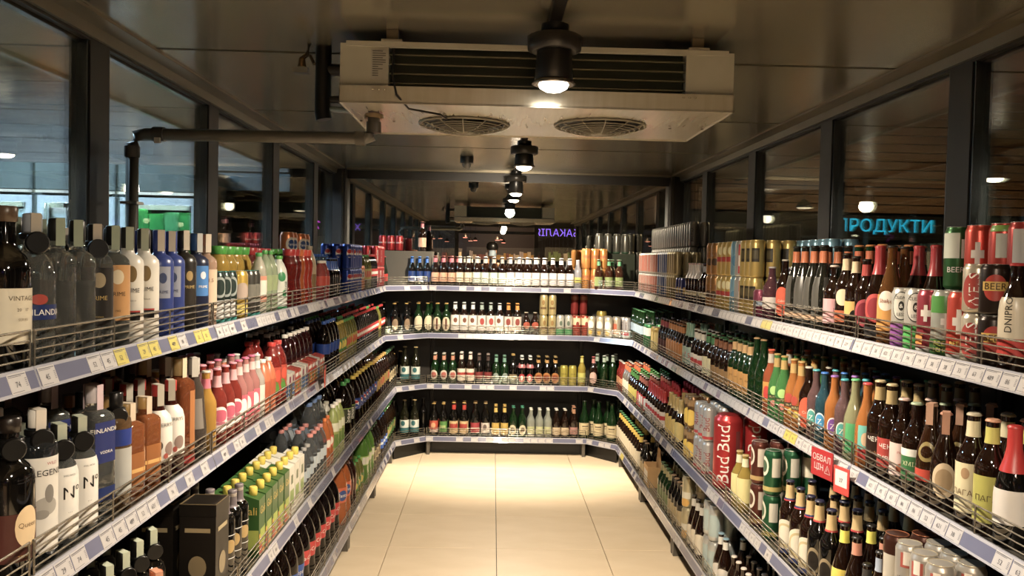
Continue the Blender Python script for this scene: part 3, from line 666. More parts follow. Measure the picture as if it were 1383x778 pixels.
# sale signs clipped on the price rails
t = thing('sale_sign', 'red square price drop sign clipped to the right shelf', 'sign', (1.088, 2.66, .967), -PI / 2 + R(12))
m = MB().box(-.058, .058, -.004, 0, -.045, .045, 'p:a8141c'); m.build('board', t)
m = MB(); flat_text(m, '\u041e\u0411\u0412\u0410\u041b', .021, 'p:d8c8c4', lambda x, y: (x, -.0048, y + .018)); flat_text(m, '\u0426\u0406\u041d', .021, 'p:d8c8c4', lambda x, y: (x - .014, -.0048, y - .014))
for a, b in (((.018, -.026), (.032, .0)), ((.032, .0), (.048, -.026)), ((.018, -.026), (.048, -.026)), ((.028, -.02), (.033, -.008))):
    d = Vector((b[0] - a[0], b[1] - a[1])).normalized() * .0012; m.add([(a[0] - d.y, -.0049, a[1] + d.x), (a[0] + d.y, -.0049, a[1] - d.x), (b[0] + d.y, -.0049, b[1] - d.x), (b[0] - d.y, -.0049, b[1] + d.x)], [(0, 1, 2, 3), (3, 2, 1, 0)], 'p:d8c8c4')
m.build('lettering', t)
t = thing('price_card', 'red framed price card beside the red sale sign', 'sign', (1.084, 2.50, .955), -PI / 2 + R(14))
MB().box(-.036, .036, -.003, 0, -.042, .04, 'p:cf3024').build('board', t)
m = MB().box(-.028, .028, -.0038, -.003, -.02, .03, 'p:c8c4c4'); flat_text(m, '27', .013, 'p:4a4850', lambda x, y: (x, -.0044, y)); m.build('price_tag', t)
t = thing('sale_sign', 'orange red price sign clipped to the left shelf', 'sign', (-.815, 4.08, 1.018), PI / 2 + R(10))
MB().box(-.1, .1, -.004, 0, -.04, .045, 'p:c8432c').build('board', t)
m = MB(); flat_text(m, '\u0410\u041a\u0426\u0406\u042f', .03, 'p:e0a890', lambda x, y: (x, -.0048, y)); m.build('lettering', t)
# risers on the top back shelf
t = thing('display_riser', 'grey cardboard riser in the left back corner', 'box', (-.84, 6.93, Z[1] + BOARDZ)); MB().box(-.17, .33, 0, .25, 0, .285, 'p:5c574c').build('riser_body', t)
t = thing('display_riser', 'dark green riser board in the right back corner', 'box', (.98, 7.0, Z[1] + BOARDZ)); MB().box(-.12, .22, 0, .2, 0, .3, 'p:2a3224').build('riser_body', t)
# ------------------------------------------------------------------ the goods, kind by kind
BROWN, GREEN, BLACK, CLEAR = 'g:1c0c04', 'g:0b2a0e', 'g:0b0907', 't:e9efe9'
GOLD, SILV, WHT, RED, CRM = 'p:a8853f', 'p:b9b9b6', 'p:e8e4dc', 'p:b8161b', 'p:dccfae'
VB, BB, WB = 'vodka_bottle', 'beer_bottle', 'wine_bottle'
# --- spirits
K('wine_vintage', WB, 'bottle', 'dark wine bottle with wide cream label', 'wine', .041, .3, BLACK, ('cork', 'p:5b4632'), [('wrap', 95, .16, .5, 'p:d8cdb2', 0)],
  T=[('VINTAGE', .44, .009, 'p:5c4c34', 20), ('20   17', .37, .006, 'p:5c4c34', 20), ('SERIES', .31, .005, 'p:8c7c60', 20)])
K('vodka_fin', VB, 'bottle', 'clear ribbed vodka bottle with blue name band', 'flask', .041, .29, CLEAR, ('screw', 'p:9aa0a8', .035), [('wrap', 80, .3, .4, 'p:1d2f66', 0), ('oval', 22, .4, .47, 'p:a5392c', 0)],
  T=[('FINLANDIA', .35, .012, WHT, 10)], stamp='q:b0a593', disc=True)
K('vodka_plain', VB, 'bottle', 'plain clear vodka bottle under grey tax strip', 'vodka', .036, .285, CLEAR, ('screw', 'p:1a1a18', .045), [('wrap', 50, .18, .55, 'p:8f9189', 180)], stamp='q:8f9c84')
K('prime_black', VB, 'bottle', 'clear vodka bottle with black label', 'vodka', .037, .28, CLEAR, ('screw', 'p:161412', .045), [('wrap', 70, .2, .66, 'p:24211e', 0), ('oval', 22, .5, .62, 'p:9a8a6a', 0)],
  T=[('PRIME', .42, .01, 'p:b99a4a'), ('VODKA', .27, .004, 'p:b99a4a')], stamp='q:b8ab98', disc=True)
K('prime_orange', VB, 'bottle', 'clear vodka bottle with tan orange label', 'vodka', .037, .28, CLEAR, ('screw', 'p:161412', .045), [('wrap', 70, .22, .68, 'p:c08a48', 0), ('oval', 22, .52, .64, 'p:d9c9a6', 0)],
  T=[('PRIME', .44, .01, 'p:3c2a14'), ('1942', .3, .005, 'p:3c2a14')], stamp='q:8f9c84')
K('prime_white', VB, 'bottle', 'white vodka bottle with gold medallion', 'vodka', .037, .28, 'p:d9d4c8', ('screw', 'p:262420', .05), [('oval', 20, .53, .67, 'p:7b6335', 0), ('wrap', 35, .2, .27, 'p:1c1a19', 0), ('wrap', 35, .27, .285, 'p:b0352c', 0)],
  T=[('PRIME', .46, .011, 'p:1c1a19'), ('SUPERIOR', .37, .0035, 'p:6c685e')], stamp='q:9fa790')
K('prime_blue', VB, 'bottle', 'matte blue vodka bottle with silver label', 'vodka', .037, .28, 'p:2b3f86', ('screw', 'p:2a3f8c', .05), [('wrap', 34, .36, .66, 'p:8d93a4', 0), ('oval', 16, .5, .6, 'p:39466c', 0)],
  T=[('PRIME', .42, .008, 'p:1d2a55')], stamp='q:b8ab98')
K('prime_dark', VB, 'bottle', 'matte black vodka bottle with gold lettering', 'vodka', .037, .285, 'p:211d18', ('screw', 'p:191714', .05), [('wrap', 32, .26, .62, 'p:2d2720', 0), ('oval', 16, .5, .6, 'p:a5894c', 0)],
  T=[('PRIME', .44, .009, 'p:c0a255')], stamp='q:b8ab98')
K('prime_navy', VB, 'bottle', 'navy vodka bottle with light blue label', 'vodka', .037, .28, 'p:1b2440', ('screw', 'p:2a62a8', .05), [('wrap', 36, .34, .66, 'p:3b7cc0', 0), ('oval', 14, .52, .6, 'p:cfd8e4', 0)],
  T=[('PRIME', .44, .008, WHT)], stamp='q:a5a5a0')
K('rose_clear', VB, 'bottle', 'pale peach bottle with beige label', 'vodka', .034, .28, 'c:c9a083', ('screw', 'p:b0734e', .035), [('wrap', 70, .15, .62, 'p:c9b093', 0)], T=[('1.5', .5, .012, 'p:6d4428')], stamp='q:c8b9a2')
K('quest', WB, 'bottle', 'dark brandy bottle with maroon label and cream disc', 'wine', .043, .3, BLACK, ('cork', 'p:231a14'), [('wrap', 110, .12, .42, 'p:4a2018', 0), ('oval', 32, .2, .46, 'p:d6b98a', 30)],
  T=[('Queen', .34, .01, 'p:6c5234', 30), ('TERRA', .15, .006, 'p:b08b4a', 20)], disc=True)
K('legend', VB, 'bottle', 'dark bottle with white LEGEND label and bird sketch', 'tall', .037, .3, 'g:1d2022', ('screw', 'p:d8d3c8', .035), [('wrap', 75, .08, .7, 'p:d5d1c8', 0), ('oval', 36, .32, .44, 'p:a09c94', 5), ('oval', 14, .4, .52, 'p:7c7872', 15), ('oval', 22, .3, .36, 'p:8c8880', -8)],
  T=[('LEGEND', .6, .0125, 'p:1c1a19', 15), ('WILD', .66, .006, 'p:a83a4a', 22)], disc=True, stamp='q:cfc4b4')
K('number', VB, 'bottle', 'clear gin bottle with white number label', 'flask', .037, .255, CLEAR, ('screw', 'p:15130f', .035), [('wrap', 75, .1, .66, 'p:dedad2', 0)],
  T=[('N\u00ba', .46, .027, 'p:191816', 22), ('\u2022 \u2022 \u2022', .3, .004, 'p:191816', 15), ('SMALL BATCH', .6, .003, 'p:191816', 15)], stamp='q:a9b09a', disc=True)
K('vodka_fin2', VB, 'bottle', 'tall clear square vodka bottle with blue labels', 'tall', .037, .31, CLEAR, ('screw', 'p:cfc4c8', .04), [('wrap', 40, .44, .74, 'p:28336e', 0), ('wrap', 40, .16, .26, 'p:1d2f66', 0)],
  T=[('FINLANDIA', .68, .01, WHT), ('VODKA', .52, .007, WHT)], stamp='q:c5aab0', sq=3)
K('blue_neck', VB, 'bottle', 'amber bottle with blue shoulder band and silver label', 'tall', .034, .28, 'c:7a5a34', ('screw', 'p:171513', .04), [('wrap', 170, .56, .7, 'p:22398c', 0), ('wrap', 60, .15, .54, 'p:a9aaa6', 10)], disc=True)
K('whisky', VB, 'bottle', 'amber whisky bottle with gold cap and tax strip', 'tall', .033, .24, 'c:a3571c', ('screw', 'p:c39a4a', .03), [('wrap', 45, .18, .5, 'p:9a5a1c', 0), ('wrap', 42, .3, .34, 'p:d4a04a', 0)], stamp='q:cbb79c', sq=4)
K('art_white', 'liqueur_bottle', 'bottle', 'dark red bottle with white sketched label', 'flask', .037, .26, 'c:4a150c', ('screw', 'p:b3201f', .03), [('wrap', 80, .22, .74, 'p:d9d4ca', 0), ('oval', 24, .28, .42, 'p:8a7368', 30), ('oval', 18, .34, .44, 'p:59514c', -20), ('oval', 10, .25, .31, 'p:a84a3c', 10)],
  T=[('MERRYS', .6, .01, 'p:3a3633', 10), ('MERRYS', .6, .01, 'p:3a3633', -50)], stamp='q:b5ad9c')
K('amber_tall', 'brandy_bottle', 'bottle', 'tall amber brandy bottle with gold figure', 'tall', .037, .31, 'c:8c4210', ('screw', 'p:b89a5c', .05), [('wrap', 22, .15, .7, 'p:a8672a', 25), ('wrap', 180, .03, .1, 'p:a3241c', 0)], stamp='q:c9b694', sq=2)
K('grey_bell', 'liqueur_bottle', 'bottle', 'smoked bell shaped bottle with silver cap', 'bell', .038, .3, 'c:5d5148', ('screw', 'p:a9a49c', .05), [('wrap', 40, .3, .6, 'p:7d756b', 0)], stamp='q:cfcac0')
K('lemon', 'liqueur_bottle', 'bottle', 'yellow lemon liqueur bottle with pink neck band', 'long', .033, .25, 'c:d9a016', ('crown', 'p:c9c0ae'), [], N=[(.78, .9, 'p:d86a80')])
K('pink_cider', 'cider_bottle', 'bottle', 'red cider bottle with white wavy label and pink neck', 'long', .032, .245, 'c:a53224', ('crown', 'p:d98a9c'), [('oval', 62, .16, .5, 'p:e3d6d2', 0), ('oval', 50, .3, .46, 'p:c0506a', 0), ('wrap', 30, .26, .3, 'p:b06070', 0)], N=[(.75, .9, 'p:d79aa0')])
K('pink_cider2', 'cider_bottle', 'bottle', 'pale pink sparkling bottle with pink cap', 'long', .032, .245, 'c:d88b86', ('crown', 'p:d65f8c'), [('wrap', 70, .15, .5, 'p:d0566a', 0), ('oval', 30, .2, .45, 'p:eadfd8', 0)], N=[(.78, .9, 'p:e3b7b4')])
K('clear_white', 'cider_bottle', 'bottle', 'clear bottle with white label and silver cap', 'long', .032, .24, 'c:d8cfc4', ('crown', 'p:c9c9c6'), [('wrap', 80, .15, .52, 'p:cfcbc0', 0)], N=[(.78, .9, 'p:cfd2d0')])
K('orange_pet', 'juice_bottle', 'bottle', 'orange juice bottle with white cap', 'water', .032, .21, 'p:c8683a', ('pet', WHT), [('wrap', 180, .3, .6, 'p:b8532c', 0)])
K('juice_dark', 'juice_bottle', 'bottle', 'dark purple juice bottle with white cap', 'water', .035, .25, 'c:3c0f12', ('pet', WHT), [('wrap', 180, .2, .5, 'p:4c1a1c', 0), ('wrap', 40, .25, .45, 'p:cfc2ae', 0)])
K('juice_fruit', 'juice_bottle', 'bottle', 'red fruit juice bottle with red cap and fruit print', 'water', .04, .26, 'c:a32418', ('pet', 'p:c9281e'), [('wrap', 180, .15, .62, 'p:b5402c', 0), ('oval', 32, .2, .4, 'p:4c8a2c', 0), ('oval', 22, .4, .58, 'p:d9482c', 20)])
K('mini_carton', 'juice_carton', 'carton', 'small juice carton with coloured fruit panel', 'carton', .024, .13, 'p:b0392a', None, [(-.9, .9, .1, .5, 'p:d98a2c'), (-.9, .9, .62, .75, WHT), (-.4, .5, .2, .42, 'p:6a8a2c')])
K('mini_carton_b', 'juice_carton', 'carton', 'small light juice carton with blue panel', 'carton', .024, .13, 'p:c9c4b8', None, [(-.9, .9, .1, .5, 'p:3c6ca8'), (-.5, .5, .55, .75, 'p:8a2c4c')])
K('orange_strip', 'brandy_bottle', 'bottle', 'dark brandy bottle under orange tax strip', 'flask', .036, .25, 'g:241208', ('screw', 'p:b85a28', .03), [('wrap', 60, .2, .5, 'p:8c6a3c', 0)], stamp='q:c98a68')
K('black_disc', 'brandy_bottle', 'bottle', 'black bottle with round security tag and pale tax strip', 'wine', .036, .29, BLACK, ('screw', 'p:14120f', .05), [('wrap', 60, .15, .45, 'p:6e6552', 0)], stamp='q:b9c0a4', disc=True)
K('gift_box', 'gift_box', 'box', 'tall black gift box with gold bands', 'box', .052, .31, 'p:1b1713')
K('gold_foil', 'balsam_bottle', 'bottle', 'slim black bottle with silver foil neck and gold label', 'tall', .03, .29, BLACK, ('screw', 'p:a9a094', .02), [('oval', 40, .42, .56, 'p:a88a4c', 0), ('wrap', 70, .36, .37, SILV, 0), ('wrap', 70, .6, .61, SILV, 0)], foil=(.82, 'p:6c6266'))
# --- soft drinks
K('green_carton', 'juice_carton', 'carton', 'green juice carton with yellow cap and fruit', 'carton', .036, .235, 'p:2e5a22', ('pet', 'p:d9c01c'), [(-.95, .95, .04, .34, 'p:d9922c'), (-.6, .95, .12, .4, 'p:a8b83c'), (-.95, 0, .05, .2, 'p:c9502c')],
  T=[('Gali', .68, .028, 'p:d9b43c')])
K('white_carton', 'juice_carton', 'carton', 'white juice carton with apple print and yellow cap', 'carton', .036, .235, 'p:cfccbe', ('pet', 'p:d9c01c'), [(-.7, .8, .2, .45, 'p:7d9a3c'), (-.4, .4, .55, .7, 'p:3c5a30')])
K('water_pink', 'water_bottle', 'bottle', 'clear water bottle with pink cap', 'water', .033, .23, 't:dfe6ea', ('pet', 'p:c97f78'), [('wrap', 180, .36, .58, 'p:a8b4bc', 0)])
K('water_blue', 'water_bottle', 'bottle', 'large clear water bottle with blue cap', 'water', .042, .31, 't:dfe6ea', ('pet', 'p:5c7cb0'), [('wrap', 180, .38, .6, 'p:8c9cb4', 0), ('oval', 30, .42, .56, 'p:d3d9df', 0)])
K('water_grey', 'water_bottle', 'bottle', 'small clear water bottle with grey cap', 'water', .03, .2, 't:e3e8ea', ('pet', 'p:9c9c9a'), [('wrap', 180, .36, .58, 'p:9ba8b0', 0)])
K('milk_white', 'yoghurt_bottle', 'bottle', 'white drink bottle with cream cap', 'water', .033, .25, 'p:c9c4b4', ('pet', 'p:cfc8b8'), [('wrap', 180, .2, .55, 'p:8fa03c', 0)])
K('orange_soda_s', 'soda_bottle', 'bottle', 'small orange soda bottle', 'pet', .032, .24, 'c:d9701c', ('pet', 'p:d9701c'), [('wrap', 180, .4, .6, 'p:c9482c', 0), ('oval', 30, .42, .58, 'p:d8d0c0', 0)])
K('tea_green', 'tea_bottle', 'bottle', 'pale green tea bottle with white cap', 'water', .034, .27, 'p:8f9c4c', ('pet', WHT), [('wrap', 180, .5, .66, 'p:cfd0b4', 0), ('wrap', 40, .2, .45, 'p:5c7a2c', 0)])
K('beer_pet', 'beer_bottle', 'bottle', 'dark two litre bottle with green cap', 'pet', .05, .33, 'c:160c06', ('pet', 'p:2f8c3c'), [('wrap', 180, .32, .56, 'p:27331c', 0), ('wrap', 180, .56, .575, 'p:7d9a2c', 0)], T=[('beer', .44, .03, WHT, 0, 1)])
K('pepsi2', 'cola_bottle', 'bottle', 'large dark cola bottle with yellow cap and blue label', 'pet', .05, .32, 'c:170a05', ('pet', 'p:d9bb2c'), [('wrap', 180, .4, .6, 'p:1c3f8c', 0), ('oval', 26, .43, .57, WHT, 0), ('oval', 22, .44, .5, 'p:1c3f8c', 0), ('oval', 22, .51, .56, RED, 0), ('wrap', 40, .42, .58, 'p:d9a83c', -80)])
K('pepsi_dark', 'cola_bottle', 'bottle', 'large dark cola bottle with blue wrapper low down', 'pet', .05, .32, 'c:170a05', ('pet', 'p:1c3f8c'), [('wrap', 180, .3, .52, 'p:1d4fa0', 0)], T=[('pepsi', .41, .02, WHT)])
K('kvass', 'soda_bottle', 'bottle', 'brown kvass bottle with gold label', 'pet', .045, .31, 'c:2a1208', ('pet', 'p:b8923c'), [('wrap', 180, .35, .58, 'p:8c7430', 0), ('oval', 30, .38, .55, 'p:a8402c', 0)])
K('coke2', 'cola_bottle', 'bottle', 'large cola bottle with red label', 'pet', .05, .325, 'c:120705', ('pet', 'p:b8161b'), [('wrap', 180, .38, .58, 'p:c01c22', 0)], T=[('Coca-Cola', .48, .019, WHT), ('Coca-Cola', .48, .019, WHT, 150)])
K('fanta2', 'soda_bottle', 'bottle', 'large orange soda bottle with orange label', 'pet', .055, .34, 'c:e0700c', ('pet', 'p:e0701c'), [('wrap', 180, .38, .62, 'p:d9602c', 0), ('wrap', 22, .42, .55, WHT, 70), ('oval', 30, .41, .58, 'p:2c4a8c', 0)], T=[('Fanta', .5, .02, WHT)])
K('brown2', 'soda_bottle', 'bottle', 'dark red tea bottle with brown cap', 'pet', .042, .3, 'c:3a0f08', ('pet', 'p:5c2c1c'), [('wrap', 180, .35, .58, 'p:5c1c14', 0)])
K('green_tea', 'tea_bottle', 'bottle', 'small tea bottle with green cap and green leaf label', 'pet', .032, .24, 'c:8c8a2c', ('pet', 'p:2f9c3c'), [('wrap', 180, .32, .58, 'p:3c7a2c', 0), ('oval', 30, .35, .52, 'p:d9c43c', 0)])
K('green2', 'soda_bottle', 'bottle', 'large bright green soda bottle', 'pet', .05, .33, 'c:6cb02c', ('pet', 'p:2f9c3c'), [('wrap', 180, .4, .58, 'p:9cc84c', 0), ('wrap', 30, .42, .56, WHT, 0)])
K('porto', 'soda_bottle', 'bottle', 'dark bottle with beige round label', 'pet', .045, .3, 'c:170b05', ('pet', 'p:2c5a3c'), [('wrap', 180, .25, .48, 'p:b5a57c', 0), ('oval', 28, .28, .45, 'p:6c5a38', 0)])
K('blue_lab', 'soda_bottle', 'bottle', 'dark soda bottle with bright blue label', 'pet', .045, .3, 'c:1c0d06', ('pet', 'p:2a62a8'), [('wrap', 180, .25, .48, 'p:2a5cb4', 0), ('wrap', 180, .34, .4, 'p:cfd8e4', 0)])
K('green_soda', 'soda_bottle', 'bottle', 'dark soda bottle with green fruit label', 'pet', .045, .3, 'c:2a1a08', ('pet', 'p:2f8c3c'), [('wrap', 180, .25, .55, 'p:3c6a2c', 0), ('oval', 30, .3, .5, 'p:b8a04c', 0)])
K('coke_small', 'cola_bottle', 'bottle', 'small cola bottle with red cap and red label', 'pet', .032, .245, 'c:120705', ('pet', 'p:b8161b'), [('wrap', 180, .36, .58, 'p:c01c22', 0), ('wrap', 60, .42, .5, WHT, 0)])
K('cola_blue', 'cola_bottle', 'bottle', 'dark cola bottle with blue cap', 'pet', .038, .27, 'c:120806', ('pet', 'p:1d4fa0'), [('wrap', 180, .36, .56, 'p:1c3f8c', 0)])
K('soft_mix', 'soda_bottle', 'bottle', 'small lemonade bottle with green cap and fruit label', 'pet', .032, .24, 'c:8c8c2c', ('pet', 'p:3c9c3c'), [('wrap', 180, .3, .6, 'p:a8a03c', 0), ('oval', 36, .35, .55, 'p:c9402c', 0)])
K('soft_mix_y', 'soda_bottle', 'bottle', 'small lemonade bottle with yellow cap', 'pet', .032, .24, 'c:b8a02c', ('pet', 'p:d9c02c'), [('wrap', 180, .3, .6, 'p:3c7a3c', 0), ('oval', 36, .35, .55, 'p:d9c43c', 0)])
K('juice_yellow', 'juice_bottle', 'bottle', 'yellow juice bottle with wide green cap', 'juice', .04, .25, 'c:c9a01c', ('wide', 'p:3f9c2c'), [])
K('juice_red', 'juice_bottle', 'bottle', 'dark red juice bottle with wide red cap', 'juice', .036, .25, 'c:7a150c', ('wide', 'p:a82020'), [])
K('juice_orange', 'juice_bottle', 'bottle', 'deep orange smoothie bottle with orange cap', 'juice', .034, .25, 'c:d0600c', ('wide', 'p:c9601c'), [])
K('juice_scarlet', 'juice_bottle', 'bottle', 'scarlet smoothie bottle with red cap', 'juice', .034, .25, 'c:c9300c', ('wide', 'p:d9402c'), [])
K('beige_bottle', 'juice_bottle', 'bottle', 'beige almond drink bottle with tan cap', 'water', .034, .27, 'p:a89474', ('wide', 'p:a89c84'), [('wrap', 180, .15, .5, 'p:7a6038', 0)])
K('teal_can', 'energy_can', 'can', 'slim black and teal energy can', 'can', .028, .165, 'm:20302c', ('can', 'm:2c8c84'), [('wrap', 180, .0, .08, 'p:2c8c84', 0), ('oval', 60, .5, .9, 'p:8c9490', 0), ('oval', 40, .55, .85, 'p:20302c', 0), ('wrap', 30, .12, .45, SILV, 0)])
K('yellow_can', 'energy_can', 'can', 'yellow can with a silver figure', 'can', .033, .165, 'm:c9a41c', ('can', 'm:b8b49c'), [('oval', 50, .4, .75, 'p:a89484', 0), ('wrap', 40, .12, .3, 'p:d9c04c', 0)])
K('dark_can', 'energy_can', 'can', 'dark grey energy can with teal rim', 'can', .028, .165, 'm:4c4a44', ('can', 'm:2c8c84'), [('wrap', 180, .0, .07, 'p:2c8c84', 0), ('wrap', 50, .3, .7, 'p:6c6a60', 0)])
K('pink_pet', 'soda_bottle', 'bottle', 'clear bottle with pink and cream label', 'water', .03, .23, 'c:d3cfb8', ('pet', 'p:3f9c4c'), [('wrap', 180, .2, .62, 'p:c98468', 0), ('wrap', 60, .3, .55, 'p:d8cfc0', 0)])
K('green_pet', 'soda_bottle', 'bottle', 'pale green soda bottle with green cap', 'pet', .032, .24, 'c:b0c49c', ('pet', 'p:3f9c3c'), [('wrap', 180, .35, .6, 'p:8c9c6c', 0)])
K('aloe', 'aloe_bottle', 'bottle', 'white aloe drink bottle with green emblem', 'water', .036, .22, 'p:cfd4c8', ('pet', 'p:4cae3c'), [('oval', 28, .52, .7, 'p:2c8c54', -10), ('oval', 16, .22, .36, 'p:2c8c54', 10), ('wrap', 180, .0, .05, 'p:2c8c54', 0)], T=[('ALOE', .42, .014, 'p:33463a', 20, 1)])
K('white_milk', 'yoghurt_bottle', 'bottle', 'white bottle with green cap', 'water', .034, .23, 'p:d3d2c8', ('pet', 'p:4cae3c'), [('oval', 40, .3, .6, 'p:9cb08c', 0)])
K('coral', 'soda_bottle', 'bottle', 'coral pink soda bottle with white cap', 'water', .035, .2, 'c:c9504c', ('pet', WHT), [('wrap', 180, .36, .6, 'p:c9402c', 0)])
K('cola_mini', 'cola_bottle', 'bottle', 'slim cola bottle with blue label', 'long', .027, .215, 'c:120806', ('crown', 'p:1d4fa0'), [('wrap', 180, .16, .5, 'p:171210', 0)], N=[(.7, .92, 'p:1d55b0')])
K('water_mini', 'water_bottle', 'bottle', 'small clear bottle with bright blue cap', 'water', .03, .235, 't:cfe0ea', ('pet', 'p:1d6cd0'), [('wrap', 180, .3, .6, 'p:9cb4cc', 0)])
K('pepsi_can', 'soda_can', 'can', 'blue soda can with round red and white emblem', 'can', .029, .15, 'm:1c3f9c', ('can', 'm:a8aab0'), [('oval', 36, .45, .8, WHT, 0), ('oval', 32, .62, .78, RED, 0), ('oval', 32, .47, .58, 'p:1c3f9c', 0)])
K('fanta_can', 'soda_can', 'can', 'orange soda can with white fruit emblem', 'can', .033, .168, 'm:d0702c', ('can', 'm:b8b49c'), [('oval', 50, .45, .85, 'p:d8cdb8', 0), ('oval', 32, .52, .78, 'p:24457c', 0), ('wrap', 180, .1, .25, 'p:d98a2c', 0)], T=[('Fanta', .65, .014, WHT)])
K('sprite_can', 'soda_can', 'can', 'green soda can', 'can', .033, .125, 'm:1f7a38', ('can', 'm:b8b8b4'), [('oval', 40, .4, .8, 'p:c9c43c', 0)])
K('coke_can', 'soda_can', 'can', 'red cola can with white script', 'can', .033, .125, 'm:a8141a', ('can', 'm:b8b8b4'), [], T=[('Coca-Cola', .55, .016, WHT)])
K('coke_tall', 'soda_can', 'can', 'tall red cola can', 'can', .029, .155, 'm:a8141a', ('can', 'm:b8b8b4'), [], T=[('Coca-Cola', .5, .016, WHT, 0, 1)])
K('coke_glass', 'cola_bottle', 'bottle', 'dark green cola bottle with red label', 'burg', .03, .235, 'g:14200f', ('crown', 'p:b8161b'), [('wrap', 180, .15, .4, 'p:b8281c', 0)])
# --- beer and cider, right hand side
def beer(id, desc, body, capc, lab, neck=None, r=.032, h=.25, prof='long', T=(), foil=None, name=BB, extra=(), stamp=None, cap='crown'):
    L = ([lab] if lab and isinstance(lab, tuple) else ([('wrap', 100, .12, .5, lab, 0)] if lab else [])) + list(extra)
    K(id, name, 'bottle', desc, prof, r, h, body, (cap, capc), L, N=[(.79, .93, neck)] if neck else [], T=T, foil=foil, stamp=stamp)
def can(id, desc, body, lid='m:b4b2aa', L=(), T=(), r=.033, h=.168, name='beer_can', prof='can'):
    K(id, name, 'can', desc, prof, r, h, body, ('can', lid), list(L), T=T)
beer('dnipro', 'dark beer bottle with sketched cream and red label', BROWN, RED, None, r=.034, h=.24, prof='stub', extra=[('wrap', 100, .3, .68, 'p:cfc2a8', 0), ('wrap', 100, .14, .3, 'p:c02c24', 0)], T=[('DNIPRO', .52, .016, 'p:1c1a19', -10, 1)])
can('beer_dark_can', 'small dark can with yellow and red shield', 'm:2a1d16', h=.118, L=[('oval', 44, .28, .8, 'p:a82c20', 0), ('wrap', 48, .48, .66, 'p:d0a83c', 0)], T=[('BEER', .57, .016, 'p:3a1a10')])
can('wels_can', 'small cream can with red oval and name', 'm:c4b8a0', h=.118, L=[('oval', 52, .1, .82, 'p:a8342c', 0)], T=[('WELS', .46, .026, WHT, 0, 1)])
can('cross_can', 'bright red can with pixelated white cross', 'm:d03a22', 'm:c9c7c0', L=[('wrap', 10, .38, .74, 'p:d8cfc6', 0), ('wrap', 26, .5, .62, 'p:d8cfc6', 0), ('wrap', 180, 0, .08, 'p:c4c0b8', 0)], T=[('BEER+', .24, .011, 'p:e2d43c')])
can('cross_green', 'white can with green lime stripe and cross', 'm:b4b8ae', 'm:c9c7c0', L=[('wrap', 60, .66, .92, 'p:3f8a30', -30), ('wrap', 9, .4, .66, 'p:d8d8d0', 20), ('wrap', 24, .48, .58, 'p:d8d8d0', 20), ('wrap', 180, 0, .26, 'p:2c5a24', 0)], T=[('BEER+', .2, .013, 'p:c9c43c', 10), ('LEMON', .1, .011, 'p:e2d43c', 10)])
can('cross_pink', 'dull crimson can with white cross', 'm:a83244', 'm:c9c7c0', L=[('wrap', 8, .5, .76, 'p:d8cfc6', 0), ('wrap', 22, .58, .68, 'p:d8cfc6', 0), ('wrap', 180, 0, .08, 'p:c4c0b8', 0), ('wrap', 40, .14, .3, 'p:d98a2c', -50)])
can('beer_green', 'dark green can with white cross', 'm:2c6430', L=[('wrap', 44, .5, .9, 'p:c9cfc0', -20), ('wrap', 9, .5, .8, WHT, 40)], T=[('BEER+', .32, .015, 'p:d8cfc6', 20)])
can('clean_violet', 'white can with round black lettering and violet base', 'm:c9c6bc', L=[('oval', 46, .46, .94, 'p:2a2824', 0), ('oval', 42, .48, .92, 'p:c9c6bc', 0), ('oval', 13, .62, .78, 'p:2a2824', 0), ('wrap', 180, .02, .4, 'p:8f4c9c', 0), ('wrap', 30, .02, .4, 'p:c9742c', 40)], T=[('CLEAN', .84, .009, 'p:2a2824'), ('&', .7, .012, WHT), ('LESS', .56, .009, 'p:2a2824')])
can('clean_green', 'white can with round black lettering and green base', 'm:c9c6bc', L=[('oval', 46, .46, .94, 'p:2a2824', 0), ('oval', 42, .48, .92, 'p:c9c6bc', 0), ('oval', 13, .62, .78, 'p:2a2824', 0), ('wrap', 180, .02, .4, 'p:3fae4c', 0)], T=[('CLEAN', .84, .009, 'p:2a2824'), ('&', .7, .012, WHT), ('LESS', .56, .009, 'p:2a2824')])
can('red_lime', 'red can with white and lime top', 'm:c03424', L=[('wrap', 40, .5, .85, 'p:c8c8b8', 30), ('wrap', 60, .88, .97, 'p:7cb03c', 20)])
can('white_side', 'red can with grey white side panel', 'm:b02c24', L=[('wrap', 50, .2, .9, 'p:b8b4b0', 20)])
beer('amber_white', 'amber bottle with orange and white label', 'c:7a4a12', 'p:1d1a16', ('wrap', 90, .14, .5, 'p:c98a2c', 0), None, r=.037, h=.29, prof='burg', extra=[('oval', 40, .34, .54, 'p:d8cfc0', 0)], T=[('Shake', .44, .012, 'p:8c3c14')], name='cider_bottle')
beer('champ_red', 'dark sparkling bottle with red foil neck', BROWN, 'p:a8201c', ('oval', 60, .2, .5, 'p:b8403c', 0), None, r=.038, h=.29, prof='burg', foil=(.7, 'p:a8242c'), extra=[('oval', 40, .24, .46, 'p:8c2430', 0), ('wrap', 100, .05, .16, 'p:2c2a2c', 0)], name='sparkling_bottle')
beer('oval_red', 'dark beer bottle with round red emblem', BROWN, 'p:16130f', ('oval', 60, .16, .5, 'p:a8404c', 0), 'p:a8342c', r=.033, h=.25, extra=[('oval', 44, .2, .46, 'p:7a1c2c', 0)])
beer('yellow_bird', 'dark beer bottle with small yellow label', BROWN, 'p:1a1712', ('wrap', 70, .26, .44, 'p:d0a44c', 0), 'p:c9b48c', r=.032, h=.26, extra=[('oval', 30, .2, .34, 'p:1c1a17', 20)])
